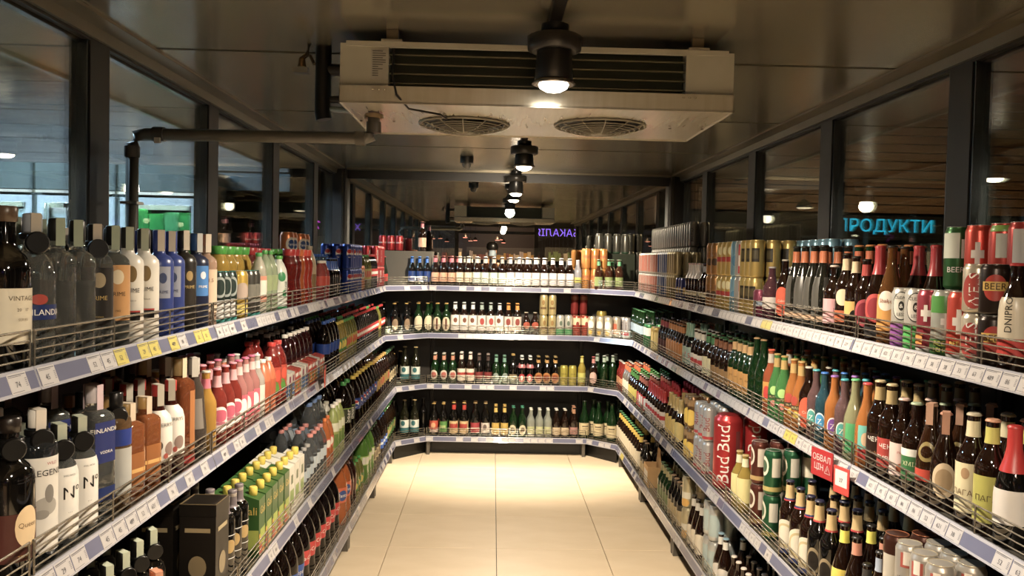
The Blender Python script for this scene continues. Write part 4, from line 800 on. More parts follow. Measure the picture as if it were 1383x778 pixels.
beer('bull_cream', 'dark beer bottle with cream crest over orange band', BROWN, 'p:1a1712', ('oval', 44, .36, .56, 'p:d0bf98', 0), 'p:c9b48c', r=.034, h=.27, extra=[('wrap', 80, .16, .3, 'p:b0582c', 0)])
beer('pink_label', 'small dark bottle with pale pink label', BROWN, 'p:c9b4a8', ('wrap', 85, .14, .5, 'p:d0989c', 0), None, r=.033, h=.23, T=[('ROSE', .3, .01, 'p:8c3c4c', 20, 1)])
beer('grey_sleeve', 'green sparkling bottle in a charcoal sleeve', 'g:1a1a14', 'p:15130f', ('wrap', 34, .08, .62, 'p:4c4a44', -30), 'p:b8602c', r=.038, h=.3, prof='burg', name='sparkling_bottle', extra=[('wrap', 30, .08, .62, 'p:3c3a36', 60), ('wrap', 80, .1, .16, 'p:b89878', 0)], T=[('Garden', .26, .009, 'p:b0a898', 0)])
beer('champ_green', 'green sparkling bottle with orange collar', GREEN, 'p:c0742c', ('wrap', 90, .12, .3, 'p:c9b89c', 0), 'p:b8582c', r=.038, h=.3, prof='burg', name='sparkling_bottle')
beer('cider_circle', 'dark cider bottle with big orange disc label', BROWN, 'p:b0a898', ('oval', 62, .1, .56, 'p:d0502c', 0), None, r=.033, h=.25, name='cider_bottle', extra=[('wrap', 30, .12, .3, 'p:c9bfb0', -70)], T=[('Cider', .34, .01, 'p:d8cfc0')])
beer('purple_clear', 'short clear bottle of purple drink', 'c:6c3f4a', 'p:b0aab0', ('wrap', 80, .2, .42, 'p:cfc4bc', 0), None, r=.036, h=.22, name='cider_bottle')
can('magenta_can', 'small magenta can', 'm:8c3a54', h=.12, L=[('wrap', 60, .4, .6, 'p:8c9cb0', 0)])
can('gold_black', 'gold beer can with black square emblem', 'm:c4a64c', 'm:c4ac70', L=[('wrap', 30, .42, .78, 'p:2a241a', 0), ('wrap', 22, .5, .72, 'p:4c442c', 0)])
can('striped_can', 'silver and red striped beer can', 'm:b4b4b0', L=[('wrap', 22, .1, .9, 'p:b0383c', 20), ('wrap', 20, .3, .6, 'p:d0ccc4', 20)])
can('sky_can', 'pale blue beer can', 'm:7cb0c8', L=[('oval', 30, .3, .6, 'p:4c86a8', 0)])
can('gold_can', 'gold beer can with red ribbon', 'm:c9a84a', L=[('wrap', 50, .42, .56, 'p:a8302c', 0), ('oval', 28, .62, .86, 'p:d8cf9c', 0)])
can('tan_can', 'copper brown beer can with dark round emblem', 'm:a87430', L=[('oval', 36, .3, .52, 'p:4a3420', 0), ('wrap', 180, .56, .7, 'p:8c5a20', 0)])
beer('white_neck', 'slim dark bottle with white neck wrap', BROWN, RED, ('wrap', 80, .2, .3, 'p:c9bf9c', 0), None, r=.028, h=.23, foil=(.62, 'p:d0cccc'))
beer('slim_dark', 'slim dark bottle with pale thin label', BROWN, 'p:3c3f5c', ('wrap', 80, .2, .32, 'p:c9bf9c', 0), 'p:8c8f9c', r=.028, h=.23)
can('navy_can', 'short dark blue can', 'm:2c3474', h=.14, L=[('oval', 20, .3, .6, 'p:c9a03c', 0)])
can('slim_white', 'slim white can with coloured stripe', 'm:b8b4ac', h=.15, r=.027, L=[('wrap', 30, .1, .9, 'p:b0604c', 0)])
can('slim_blue', 'slim can with thin blue stripes', 'm:a4a8b4', h=.15, r=.027, L=[('wrap', 26, .1, .9, 'p:2c4c8c', 0)])
can('slim_gold', 'slim pale gold can', 'm:c0b080', h=.15, r=.027, L=[('wrap', 26, .1, .9, 'p:8c7a4c', 0)])
can('silver_can', 'silver grey beer can with dark upright name', 'm:8c8880', L=[('wrap', 20, .15, .85, 'p:8c8880', 20)], T=[('BALTIKA', .5, .018, 'p:3a3834', 20, 1)])
can('blue_zero', 'blue grey beer can marked with a zero', 'm:7a97ac', L=[('wrap', 40, .1, .3, 'p:5a7a90', 0)], T=[('0', .3, .03, 'p:24384c')])
beer('foil_red_white', 'dark sparkling bottle with bright red foil top', BLACK, 'p:b01c1c', ('wrap', 90, .2, .48, 'p:cfc8c0', 0), None, r=.038, h=.27, prof='burg', foil=(.62, 'p:b8201e'), name='sparkling_bottle')
beer('pagan_green', 'dark beer bottle with yellow green label', BROWN, 'p:c9906c', ('wrap', 90, .12, .52, 'p:a8a43c', 0), 'p:bdb84c', r=.036, h=.27, T=[('\u041f\u0410\u0413\u0410\u041d', .33, .014, 'p:5a4a24')])
beer('pagan_cream', 'dark beer bottle with cream label and gilt names', BROWN, 'p:b8ac90', ('wrap', 90, .12, .56, 'p:d4c79c', 0), 'p:cfc49c', r=.036, h=.27, extra=[('oval', 16, .42, .52, 'p:a8855c', 0)], T=[('\u041f\u0410\u0413\u0410\u041d', .3, .014, 'p:6a4c24')])
beer('oval_dark', 'dark bottle with pale oval label and tax strip', BROWN, 'p:c98468', ('oval', 50, .14, .5, 'p:cfb894', 0), None, r=.034, h=.25, prof='burg', extra=[('oval', 36, .2, .44, 'p:a88c64', 0)], stamp='q:b88468')
beer('gold_red', 'amber bottle with gold ring and red band', 'g:2c1606', 'p:b88c6c', ('wrap', 90, .22, .34, 'p:c03a20', 0), None, r=.035, h=.26, prof='burg', extra=[('oval', 40, .42, .62, 'p:8c7a3c', 0), ('oval', 26, .46, .58, 'g:2c1606', 0)], stamp='q:b08468')
beer('green_label', 'dark beer bottle with white and green label', BROWN, 'p:9cae8c', ('wrap', 90, .16, .42, 'p:2c6c38', 0), None, r=.034, h=.25, extra=[('wrap', 90, .42, .5, 'p:d8d8d0', 0)], T=[('\u0425\u041c\u0406\u041b\u042c', .34, .012, 'p:c9cf9c'), ('\u041f\u0418\u0412\u041e', .24, .009, 'p:c9cf9c')])
beer('pale_label', 'dark beer bottle with pale pinkish label', BROWN, 'p:c9a89c', ('wrap', 90, .14, .5, 'p:cfb4ac', 0), None, r=.034, h=.25, extra=[('oval', 24, .16, .28, 'p:a8542c', 0), ('oval', 14, .15, .24, 'p:4c8a3c', 20)], T=[('ruby', .4, .01, 'p:a8342c')])
beer('red_check', 'dark beer bottle with red label and white letters', BROWN, 'p:b8a478', ('wrap', 90, .14, .44, 'p:a8342c', 0), 'p:a8925c', r=.035, h=.28, T=[('\u0427\u0415\u041a', .36, .014, WHT), ('\u041f\u0418\u0412\u041e', .24, .013, WHT)])
beer('dark_check', 'dark beer bottle with brown label and white name', BROWN, 'p:b8a478', ('wrap', 90, .14, .44, 'p:2c1a12', 0), 'p:a8925c', r=.035, h=.28, T=[('\u0427\u0415\u041a', .38, .014, WHT), ('dark', .24, .01, 'p:c98a4c')])
beer('orange_redcap', 'clear bottle of orange drink with red cap', 'c:cf7a1c', 'p:c9343c', ('wrap', 40, .1, .5, 'p:5cb0a4', 20), None, r=.034, h=.26, prof='burg', name='cider_bottle', extra=[('wrap', 40, .1, .22, 'p:b8302c', 20), ('oval', 20, .26, .42, 'p:d8b48c', 20)])
beer('pale_green', 'clear bottle of cloudy lemon drink with green cap', 'c:a8a878', 'p:4cae6c', ('wrap', 30, .1, .46, 'p:3c9c5c', -10), None, r=.034, h=.26, prof='burg', name='cider_bottle')
beer('z_orange', 'orange alcopop bottle with purple emblem and cap', 'c:cf7a1c', 'p:8c5cae', ('oval', 36, .2, .44, 'p:d8d0d8', 0), None, r=.03, h=.25, name='alcopop_bottle', extra=[('oval', 30, .22, .42, 'p:7a4a9c', 0)], T=[('Z', .32, .018, WHT)])
beer('z_blue', 'blue green alcopop bottle with blue emblem', 'c:2c5c6c', 'p:2c6cc0', ('oval', 36, .2, .44, 'p:cfd8e0', 0), None, r=.03, h=.25, name='alcopop_bottle', extra=[('oval', 30, .22, .42, 'p:2c8cc0', 0)], T=[('Z', .32, .018, WHT)])
beer('z_mauve', 'mauve alcopop bottle with teal emblem', 'c:7a5a5c', 'p:2c9ca8', ('oval', 36, .2, .44, 'p:d0d8d0', 0), None, r=.03, h=.25, name='alcopop_bottle', extra=[('oval', 30, .22, .42, 'p:3c9c94', 0)], T=[('Z', .32, .018, WHT)])
beer('garage_orange', 'orange hard drink bottle with gold neck', 'c:d07c20', GOLD, ('wrap', 60, .3, .36, 'p:3a2c20', 0), 'p:b0904c', r=.034, h=.26, prof='burg', name='alcopop_bottle', extra=[('oval', 30, .36, .5, 'p:a83c2c', -20), ('oval', 22, .18, .28, 'p:d9bb3c', 0)], T=[('SELTZER', .33, .008, 'p:d8c98c')])
beer('garage_green', 'green hard drink bottle with gold neck', 'c:4c9c4c', GOLD, ('wrap', 60, .3, .36, 'p:2c3a20', 0), 'p:b0904c', r=.034, h=.26, prof='burg', name='alcopop_bottle', extra=[('oval', 30, .36, .5, 'p:9cc86c', 0), ('oval', 24, .18, .28, 'p:d07c6c', 0)], T=[('SELTZER', .33, .008, 'p:d8c98c')])
beer('red_cap_fruit', 'fruit drink bottle with orange red cap', 'c:c9602c', 'p:d9502c', ('wrap', 180, .2, .5, 'p:c98a2c', 0), 'p:b0a89c', r=.032, h=.27, name='alcopop_bottle', extra=[('oval', 30, .24, .44, 'p:c0302c', 0)])
beer('wine_green', 'tall dark green bottle without front label', GREEN, 'p:a07c4c', None, None, r=.038, h=.3, prof='burg', name='sparkling_bottle')
beer('green_orange', 'green beer bottle with orange label and gold neck', GREEN, 'p:2c4c28', ('wrap', 80, .14, .48, 'p:b8863c', 0), 'p:b8925c', r=.034, h=.27, T=[('Staro', .36, .009, 'p:3a2a14')])
beer('brown_small', 'small brown beer bottle with dim gold label', BROWN, 'p:2c5a30', ('wrap', 80, .14, .4, 'p:8c6a3c', 0), 'p:7a4c30', r=.031, h=.25)
beer('cream_wide', 'dark beer bottle with wide cream label', BROWN, 'p:2f7a44', ('wrap', 100, .14, .5, 'p:c9bf94', 0), 'p:3f7a4c', r=.034, h=.25)
beer('red_word', 'dark beer bottle with white label and red letters', BROWN, 'p:c9c4b8', ('wrap', 100, .16, .46, 'p:cfc4b4', 0), 'p:cfcabc', r=.033, h=.25, extra=[('wrap', 70, .24, .36, 'p:b8302c', 0)])
beer('teal_label', 'dark beer bottle with teal label and green foil', BLACK, 'p:6c9c84', ('wrap', 100, .14, .5, 'p:9fb8ac', 0), None, r=.036, h=.27, foil=(.72, 'p:7aa08c'), T=[('5', .32, .03, 'p:b8302c')])
beer('orange_label', 'dark beer bottle with orange leaf label', BROWN, 'p:8c5a2c', ('oval', 80, .12, .55, 'p:c07c3c', 0), 'p:c07c3c', r=.031, h=.25)
beer('blue_white', 'dark beer bottle with red and blue neck label', BROWN, 'p:3c3a50', ('wrap', 90, .14, .45, 'p:5a3028', 0), 'p:9c3c44', r=.03, h=.25)
can('gold_mustard', 'mustard gold beer can', 'm:b8983c', L=[('wrap', 30, .1, .8, 'p:c9b060', 0)])
can('green_white_can', 'green and white beer can', 'm:2c7a40', L=[('wrap', 50, .5, .85, 'p:cfd0c4', 0)])
beer('green_silver', 'green beer bottle with silver blue label', GREEN, 'p:2c6c3c', ('wrap', 90, .3, .55, 'p:9cb4c4', 0), None, r=.03, h=.25)
can('warst', 'pale silver beer can with red crest', 'm:b0aaa0', 'm:c4b48c', L=[('wrap', 26, .66, .88, 'p:a8483c', -5), ('wrap', 14, .7, .9, 'p:d8cfc4', -5), ('oval', 12, .12, .2, 'p:8c7440', 0)], T=[('WARSTEEN', .5, .0105, 'p:3a3630', 20), ('premium', .4, .005, 'p:7a6c4c', 20)])
can('copper_can', 'copper topped dark can with white patch', 'm:4a2618', 'm:b86a38', L=[('wrap', 44, .25, .7, 'p:b0a898', 0)], h=.168)
beer('yellow_neck', 'dark beer bottle with yellow neck and label', BROWN, 'p:1d1a18', ('wrap', 90, .1, .5, 'p:d4c02c', 0), 'p:e0d82c', r=.034, h=.26, prof='burg', T=[('UA', .3, .016, 'p:3a2a14')])
beer('small_black', 'small dark beer bottle with black and white neck', BROWN, 'p:1d1a18', ('wrap', 90, .1, .45, 'p:2c2a28', 0), 'p:3c3a38', r=.03, h=.2)
beer('orange_neck', 'dark beer bottle with salmon neck label', BROWN, 'p:1d1a18', ('wrap', 90, .1, .45, 'p:b8583c', 0), 'p:c98468', r=.034, h=.25, prof='burg')
beer('blue_neck_beer', 'dark beer bottle with pale blue neck label', BROWN, 'p:1d1a18', ('wrap', 90, .1, .4, 'p:8c98a8', 0), 'p:9ca8bc', r=.034, h=.26, prof='burg')
beer('white_oval', 'dark beer bottle with gold neck and white oval label', BROWN, 'p:24243c', ('oval', 80, .08, .5, 'p:cfc8b4', 0), None, r=.034, h=.27, extra=[('oval', 60, .13, .45, 'p:b8a878', 0), ('oval', 46, .18, .42, 'p:cfc8b4', 0), ('wrap', 70, .06, .12, 'p:24346c', 0)], foil=None)
KINDS['white_oval']['N'] = [(.77, .94, 'p:c4a66c'), (.75, .77, 'p:24346c'), (.735, .75, 'p:b0282c')]
beer('black_red', 'black beer bottle with red ring and dark crest', BLACK, 'p:24243c', ('oval', 40, .14, .46, 'p:8c7c5c', 0), None, r=.035, h=.275, extra=[('oval', 32, .18, .42, 'p:171210', 0)])
KINDS['black_red']['N'] = [(.77, .94, 'p:c4a66c'), (.75, .77, 'p:b0282c')]
can('brown_can', 'brown beer can with white round emblem and gold band', 'm:5c2a1e', 'm:b8b2a8', L=[('oval', 40, .42, .86, 'p:cfc4b0', -50), ('oval', 28, .5, .78, 'p:5c3a2c', -50), ('wrap', 28, .42, .84, 'p:c4b8a8', 40), ('wrap', 180, .1, .2, 'p:a8894c', 0)])
can('green_can', 'green beer can with white round emblem and gold band', 'm:1c5c38', 'm:b8b2a8', L=[('oval', 40, .42, .86, 'p:cfc8b0', -50), ('oval', 28, .5, .78, 'p:3c5c44', -50), ('wrap', 28, .42, .84, 'p:c4c0b0', 40), ('wrap', 180, .1, .2, 'p:a8994c', 0)])
beer('pale_beer', 'clear bottle of pale golden beer', 'c:b89a2c', 'p:a88c4c', ('wrap', 80, .18, .6, 'p:d0c47c', 0), 'p:cfc9a4', r=.033, h=.24)
can('big_red', 'very large red beer can with slanted white script', 'm:c01c20', 'm:c01c20', L=[('wrap', 10, .25, .8, 'p:7a3030', 60)], T=[('Bud', .7, .062, 'p:e0d8d0', 0, 1), ('Bud', .28, .062, 'p:e0d8d0', 0, 1)], prof='keg', r=.066, h=.34, name='beer_keg_can')
can('blue_tall', 'tall navy can with grey top', 'm:222c50', 'm:a8a49c', L=[('oval', 40, .5, .85, 'p:8c8c90', 0)], h=.25, r=.04)
can('bud_silver', 'silver beer can with red script', 'm:b4b2b0', 'm:d0ccc4', L=[('wrap', 60, .08, .16, 'p:a82c30', 0)], T=[('Bud', .5, .034, 'p:8c2c30', 0, 1)])
can('yellow_brown', 'yellow and brown beer can', 'm:6c4a24', 'm:c4a860', L=[('oval', 60, .1, .6, 'p:d8b01c', 0), ('wrap', 180, .7, .9, 'p:8c6a3c', 0)])
beer('gold_neck', 'dark beer bottle with gold neck and crest label', BROWN, GOLD, ('oval', 80, .14, .55, 'p:c4ac5c', 0), None, r=.034, h=.27, foil=(.72, 'p:a89050'))
beer('red_foil', 'dark beer bottle with red foil and white label', BROWN, RED, ('wrap', 100, .12, .5, 'p:cfc4bc', 0), None, r=.033, h=.25, foil=(.72, 'p:b01c20'), extra=[('wrap', 60, .3, .4, 'p:b8282c', 0)])
beer('coke_red', 'dark beer bottle with red label corner', BROWN, 'p:a89c88', ('wrap', 100, .12, .5, 'p:b8282c', 0), 'p:a85c4c', r=.032, h=.25, extra=[('wrap', 30, .16, .45, WHT, 10)])
beer('green_yellow', 'brown bottle with yellow and green label', BROWN, 'p:3f8a3c', ('wrap', 100, .12, .5, 'p:b8a83c', 0), 'p:3f7a34', r=.031, h=.24)
beer('orange_white', 'clear bottle with orange neck and pale label', 'c:8c8478', 'p:d06c2c', ('wrap', 100, .12, .5, 'p:cfc4b0', 0), 'p:d0642c', r=.031, h=.25)
beer('red_clear', 'small red drink bottle', 'c:b02c20', 'p:b8b4a8', ('wrap', 100, .2, .45, 'p:c98a5c', 0), None, r=.03, h=.23, name='alcopop_bottle')
beer('blue_cap', 'dark beer bottle with pale blue cap and white neck', BROWN, 'p:7a9cac', ('oval', 70, .1, .45, 'p:c9c4bc', 0), 'p:c9c8c0', r=.033, h=.24, prof='burg')
beer('white_cap_red', 'slim dark bottle with white cap and red band', BROWN, 'p:d0c4b8', ('wrap', 90, .15, .4, 'p:a8343c', 0), None, r=.028, h=.21)
can('silver_green', 'silver can with yellow and green side', 'm:a4a498', 'm:c0c0bc', L=[('wrap', 40, .1, .7, 'p:b8a02c', -50), ('wrap', 40, .1, .7, 'p:4c8a7a', 50)])
can('silver_plain', 'silver can with pale blue side', 'm:b4b8b8', 'm:c4c4c0', L=[('wrap', 50, .15, .75, 'p:9cb0b0', 0)])
beer('dark_white', 'dark beer bottle with large white oval label', BROWN, 'p:3a342c', ('oval', 75, .08, .45, 'p:cfc4ac', 0), 'p:b8b4a8', r=.034, h=.27, prof='burg')
can('pale_tall', 'pale gold tall can', 'm:b8ac84', 'm:c9c4b4', L=[('wrap', 60, .3, .5, 'p:d0c8b0', 0), ('oval', 50, .05, .3, 'p:d09a2c', 0)])
beer('dark_thin', 'dark bottle with narrow tan label', BLACK, 'p:8c6c4c', ('wrap', 60, .12, .45, 'p:a89468', 0), None, r=.033, h=.25)
beer('dark_green_b', 'dark green bottle with gold neck ring', GREEN, 'p:3c5a34', ('wrap', 60, .12, .45, 'p:6c7a4c', 0), 'p:8c8454', r=.033, h=.25)
K('carrier', 'bottle_carrier', 'box', 'open white and brown cardboard bottle carrier', 'pack', .085, .24, 'card', None, L=['p:cfc8bc'])
beer('cream_dark', 'dark brown bottle with cream label', BROWN, 'p:3c8a4c', ('wrap', 100, .14, .55, 'p:cfc4a8', 0), 'p:d0b030', r=.036, h=.26)
# --- back wall
beer('blue_crown', 'dark beer bottle with bright blue neck', BLACK, 'p:2c7cd0', ('wrap', 90, .14, .5, 'p:1d3c78', 0), 'p:2c6cc0', r=.03, h=.24)
beer('salmon_neck', 'dark beer bottle with salmon neck wrap', BROWN, 'p:8c4c44', ('wrap', 100, .14, .45, 'p:cf9a78', 0), 'p:c0606c', r=.033, h=.25)
beer('white_body', 'dark beer bottle with cream label', BROWN, 'p:cfc4b4', ('wrap', 100, .14, .47, 'p:d8c8a8', 0), 'p:cfc4b4', r=.033, h=.25)
beer('mint_label', 'dark beer bottle with pale mint label', BROWN, 'p:b0aca8', ('wrap', 100, .12, .48, 'p:c9d4c4', 0), 'p:a8a49c', r=.034, h=.25)
beer('heart_white', 'dark beer bottle with white heart neck and label', BROWN, 'p:c9c8c8', ('wrap', 110, .1, .5, 'p:e4e0e0', 0), 'p:dcd8d8', r=.033, h=.25)
beer('silver_slim', 'slim silver and yellow beer bottle', 'p:8c8c94', 'p:a8a8a8', ('wrap', 90, .2, .4, 'p:c9c04c', 0), None, r=.031, h=.24)
can('amber_can', 'bright orange beer can with dark letters', 'm:e0922c', 'm:c9a860', L=[('wrap', 60, .5, .7, 'p:c0702c', 0)], T=[('GOSSER', .6, .012, 'p:6c3414')])
beer('tan_label', 'brown beer bottle with tan label', 'g:381a08', 'p:8c8478', ('wrap', 80, .12, .42, 'p:a8744c', 0), 'p:a89484', r=.033, h=.25)
beer('leaf_label', 'brown beer bottle with green label and neck', 'g:381a08', 'p:7a9c7c', ('wrap', 80, .12, .42, 'p:7a8c4c', 0), 'p:4c9c6c', r=.033, h=.25)
beer('gold_cap_dark', 'dark bottle with gold cap and tiny tan crest', BLACK, 'p:c49c44', ('oval', 44, .14, .5, 'p:8c7458', 0), None, r=.034, h=.25)
beer('gold_cap_green', 'green bottle with gold cap and cream oval label', GREEN, 'p:c49c44', ('oval', 66, .1, .58, 'p:d4c8a4', 0), None, r=.035, h=.25)
beer('split_oval', 'green bottle with cream oval and brown stripe', GREEN, 'p:c49c44', ('oval', 60, .1, .55, 'p:cfc0a0', 0), None, r=.035, h=.25, extra=[('wrap', 12, .14, .5, 'p:5a2c1c', 0)])
beer('white_slab', 'brown beer bottle with tall white label', BROWN, 'p:c4ccd0', ('wrap', 80, .12, .6, 'p:dcd8d0', 0), 'p:c9d0d4', r=.036, h=.26, extra=[('oval', 26, .36, .52, 'p:7a4a38', 0)])
beer('red_medal', 'brown beer bottle with white label and red medal', BROWN, 'p:94a09c', ('wrap', 80, .12, .6, 'p:d8d0c8', 0), 'p:94a8a0', r=.036, h=.26, extra=[('oval', 30, .3, .52, 'p:a8403c', 0)])
beer('orange_neck_b', 'brown beer bottle with bright orange neck', BROWN, 'p:cf8c2c', ('wrap', 80, .12, .58, 'p:d0c0b4', 0), 'p:d98a24', r=.036, h=.26, extra=[('oval', 30, .3, .52, 'p:8c3c34', 0)])
beer('dumpy', 'short brown beer bottle with red crest', BROWN, 'p:b0a48c', ('oval', 50, .3, .58, 'p:a84c34', 0), None, r=.036, h=.19, prof='stub')
can('cream_can', 'cream gold beer can with small crest', 'm:c9b878', 'm:c9bc90', L=[('oval', 22, .5, .75, 'p:8c6c34', 0), ('wrap', 44, .3, .4, 'p:6c5028', 0)])
can('white_green_can', 'white beer can with green foot', 'm:cfd0c4', 'm:c9c8c0', L=[('wrap', 180, .06, .34, 'p:3c9c5c', 0), ('oval', 20, .5, .75, 'p:5c6c5c', 0)])
can('red_cream_can', 'red beer can with cream top', 'm:c0402c', 'm:c9b890', L=[('wrap', 180, .55, .9, 'p:d8c49c', 0), ('oval', 22, .48, .72, 'p:8c2c24', 0)])
can('deep_red_can', 'deep red beer can with gold base', 'm:9c2c28', 'm:c9a870', L=[('wrap', 180, .75, .92, 'p:b8683c', 0)])
can('flower_can', 'white and yellow patterned can', 'm:d4ccb0', 'm:cfc8b8', L=[('oval', 50, .4, .8, 'p:e4e0d4', 0), ('oval', 30, .12, .34, 'p:d9b03c', 0)])
can('giraffe_can', 'white and orange patterned can', 'm:d4c4a8', 'm:cfc8b8', L=[('wrap', 30, .4, .7, 'p:c0603c', 0), ('wrap', 60, .2, .26, 'p:c07c4c', 0)])
can('white_letter_can', 'white can with upright grey letters', 'm:cfcccc', 'm:cfc8b8', L=[('wrap', 40, .15, .3, 'p:b0404c', 0)], T=[('WHITE', .6, .016, 'p:6c4c44', 0, 1)])
can('summer_can', 'large yellow can with white disc', 'm:c0a42c', 'm:b0a060', L=[('oval', 40, .4, .75, 'p:dcd8c8', 0), ('oval', 24, .1, .3, 'p:c0502c', 0)], h=.2, r=.045)
beer('carls', 'green beer bottle with white red disc label', GREEN, 'p:c9c4b8', ('oval', 56, .16, .46, 'p:c8c0b0', 0), 'p:c88468', r=.033, h=.25, extra=[('oval', 38, .22, .4, 'p:b0584c', 0)])
beer('white_red', 'brown beer bottle with white neck and red banded label', BROWN, 'p:d4ccc4', ('wrap', 90, .12, .5, 'p:dcd0bc', 0), 'p:dcc8bc', r=.034, h=.26, extra=[('wrap', 90, .3, .38, 'p:a8342c', 0)])
beer('dark_red_b', 'dark bottle with dull red label', BLACK, 'p:8c7c74', ('wrap', 90, .2, .42, 'p:7a2c2c', 0), 'p:4a3c38', r=.033, h=.25)
beer('green_plain', 'green beer bottle with silver emblem', GREEN, 'p:5c8c74', ('oval', 44, .14, .42, 'p:84948c', 0), 'p:6c9c8c', r=.033, h=.24)
beer('gold_black_b', 'black bottle with gold cap and gold strip', BLACK, 'p:b89444', ('wrap', 60, .2, .36, 'p:8c7c5c', 0), None, r=.035, h=.25)
beer('red_seal', 'dark bottle with red seal and white necks', BLACK, 'p:c4d0d0', ('oval', 46, .12, .4, 'p:a82c34', 0), None, r=.033, h=.24, extra=[('oval', 20, .18, .34, WHT, 0)])
KINDS['red_seal']['N'] = [(.6, .72, 'p:b0686c'), (.88, .93, WHT)]
beer('amber_oval', 'dark bottle with amber oval label', BLACK, 'p:8c743c', ('oval', 66, .1, .45, 'p:a86c2c', 0), None, r=.034, h=.24, extra=[('oval', 40, .18, .38, 'p:8c3c1c', 0)])
KINDS['amber_oval']['N'] = [(.78, .88, 'p:b88c44')]
can('lime_can', 'yellow green can with dark letters', 'm:c4b82c', 'm:c9c060', T=[('SOUR', .6, .012, 'p:4c4414')])
beer('lime_bottle', 'clear bottle of yellow drink', 'c:c9b020', 'p:c9bc4c', ('wrap', 80, .15, .45, 'p:b8b84c', 0), 'p:c9c060', r=.033, h=.25, name='alcopop_bottle')
beer('white_neck_g', 'green bottle with pale neck', GREEN, 'p:c4ccc0', None, 'p:a0b4a4', r=.034, h=.26)
beer('red_shape', 'pink labelled bottle with red neck', BROWN, 'p:b8585c', ('oval', 60, .12, .5, 'p:cfa89c', 0), 'p:c07c78', r=.033, h=.25)
beer('white_teal', 'dark bottle with white and teal swoosh label', 'g:1a1a0c', 'p:b89a5c', ('wrap', 90, .12, .46, 'p:d0d8d0', 0), None, r=.038, h=.3, extra=[('wrap', 90, .12, .25, 'p:2c6c70', 0), ('oval', 26, .3, .44, 'p:2c6c70', -30)])
beer('plain_dark', 'plain black bottle', BLACK, 'p:26221c', None, None, r=.036, h=.29)
beer('gold_red_l', 'dark bottle with gold cap and red label', BLACK, 'p:c49c44', ('wrap', 90, .12, .48, 'p:c04830', 0), None, r=.036, h=.27, extra=[('wrap', 90, .12, .22, 'p:c9b0a8', 0), ('oval', 30, .26, .42, 'p:d8a070', 0)])
beer('gold_green_l', 'dark bottle with gold cap and green label', BLACK, 'p:c49c44', ('wrap', 90, .14, .46, 'p:4c8a3c', 0), None, r=.033, h=.27, extra=[('wrap', 50, .26, .34, 'p:a0b86c', 0)])
beer('red_yellow_l', 'dark bottle with red and yellow neck and cream label', BLACK, 'p:c49c44', ('wrap', 90, .1, .46, 'p:cfae78', 0), 'p:b8342c', r=.037, h=.28, extra=[('wrap', 60, .24, .38, 'p:b0342c', 0)])
beer('red_pattern', 'dark bottle with red patterned label', BLACK, 'p:a8884c', ('wrap', 100, .12, .42, 'p:a8303c', 0), None, r=.038, h=.28, extra=[('wrap', 70, .24, .28, 'p:cfb0a0', 0)])
beer('white_med', 'dark bottle with white label and dark medallion', BLACK, 'p:b8985c', ('wrap', 90, .12, .42, 'p:cfc4bc', 0), None, r=.036, h=.28, extra=[('oval', 24, .22, .38, 'p:6c5c58', 0)])
beer('yellow_lab', 'dark bottle with yellow neck and yellow label', BLACK, 'p:d0a83c', ('wrap', 80, .1, .46, 'p:c4a43c', 0), 'p:d0b048', r=.033, h=.26)
beer('green_disc', 'dark green bottle with round cream label', GREEN, 'p:2c8c6c', ('oval', 56, .1, .42, 'p:cfc4a4', 0), None, r=.033, h=.25, extra=[('oval', 34, .18, .34, 'p:5c4c34', 0)])
beer('frosted', 'frosted white bottle with white cap', 'c:b4bcac', 'p:e0dcd0', ('wrap', 60, .14, .4, 'p:b8bc84', 0), None, r=.033, h=.235, name='alcopop_bottle')
beer('white_cap_c', 'dark bottle with white cap and cream label', BROWN, 'p:e0dcd0', ('wrap', 90, .12, .38, 'p:cfb890', 0), None, r=.033, h=.235)
beer('tan_small', 'dark bottle with tan neck and pink label', BROWN, 'p:b8805c', ('wrap', 80, .14, .36, 'p:b07c74', 0), 'p:b0805c', r=.033, h=.26)
beer('cava', 'large green bottle with cream label', GREEN, 'p:26301c', ('wrap', 90, .1, .42, 'p:cdbb8c', 0), None, r=.043, h=.31, prof='burg', name='sparkling_bottle', extra=[('wrap', 36, .32, .35, 'p:4c4030', 0), ('wrap', 30, .26, .28, 'p:8c7c58', 0)])
can('dark_silver', 'dark silver beer can', 'm:5c5a50', h=.168, L=[('wrap', 180, 0, .1, 'p:2c4a34', 0)])
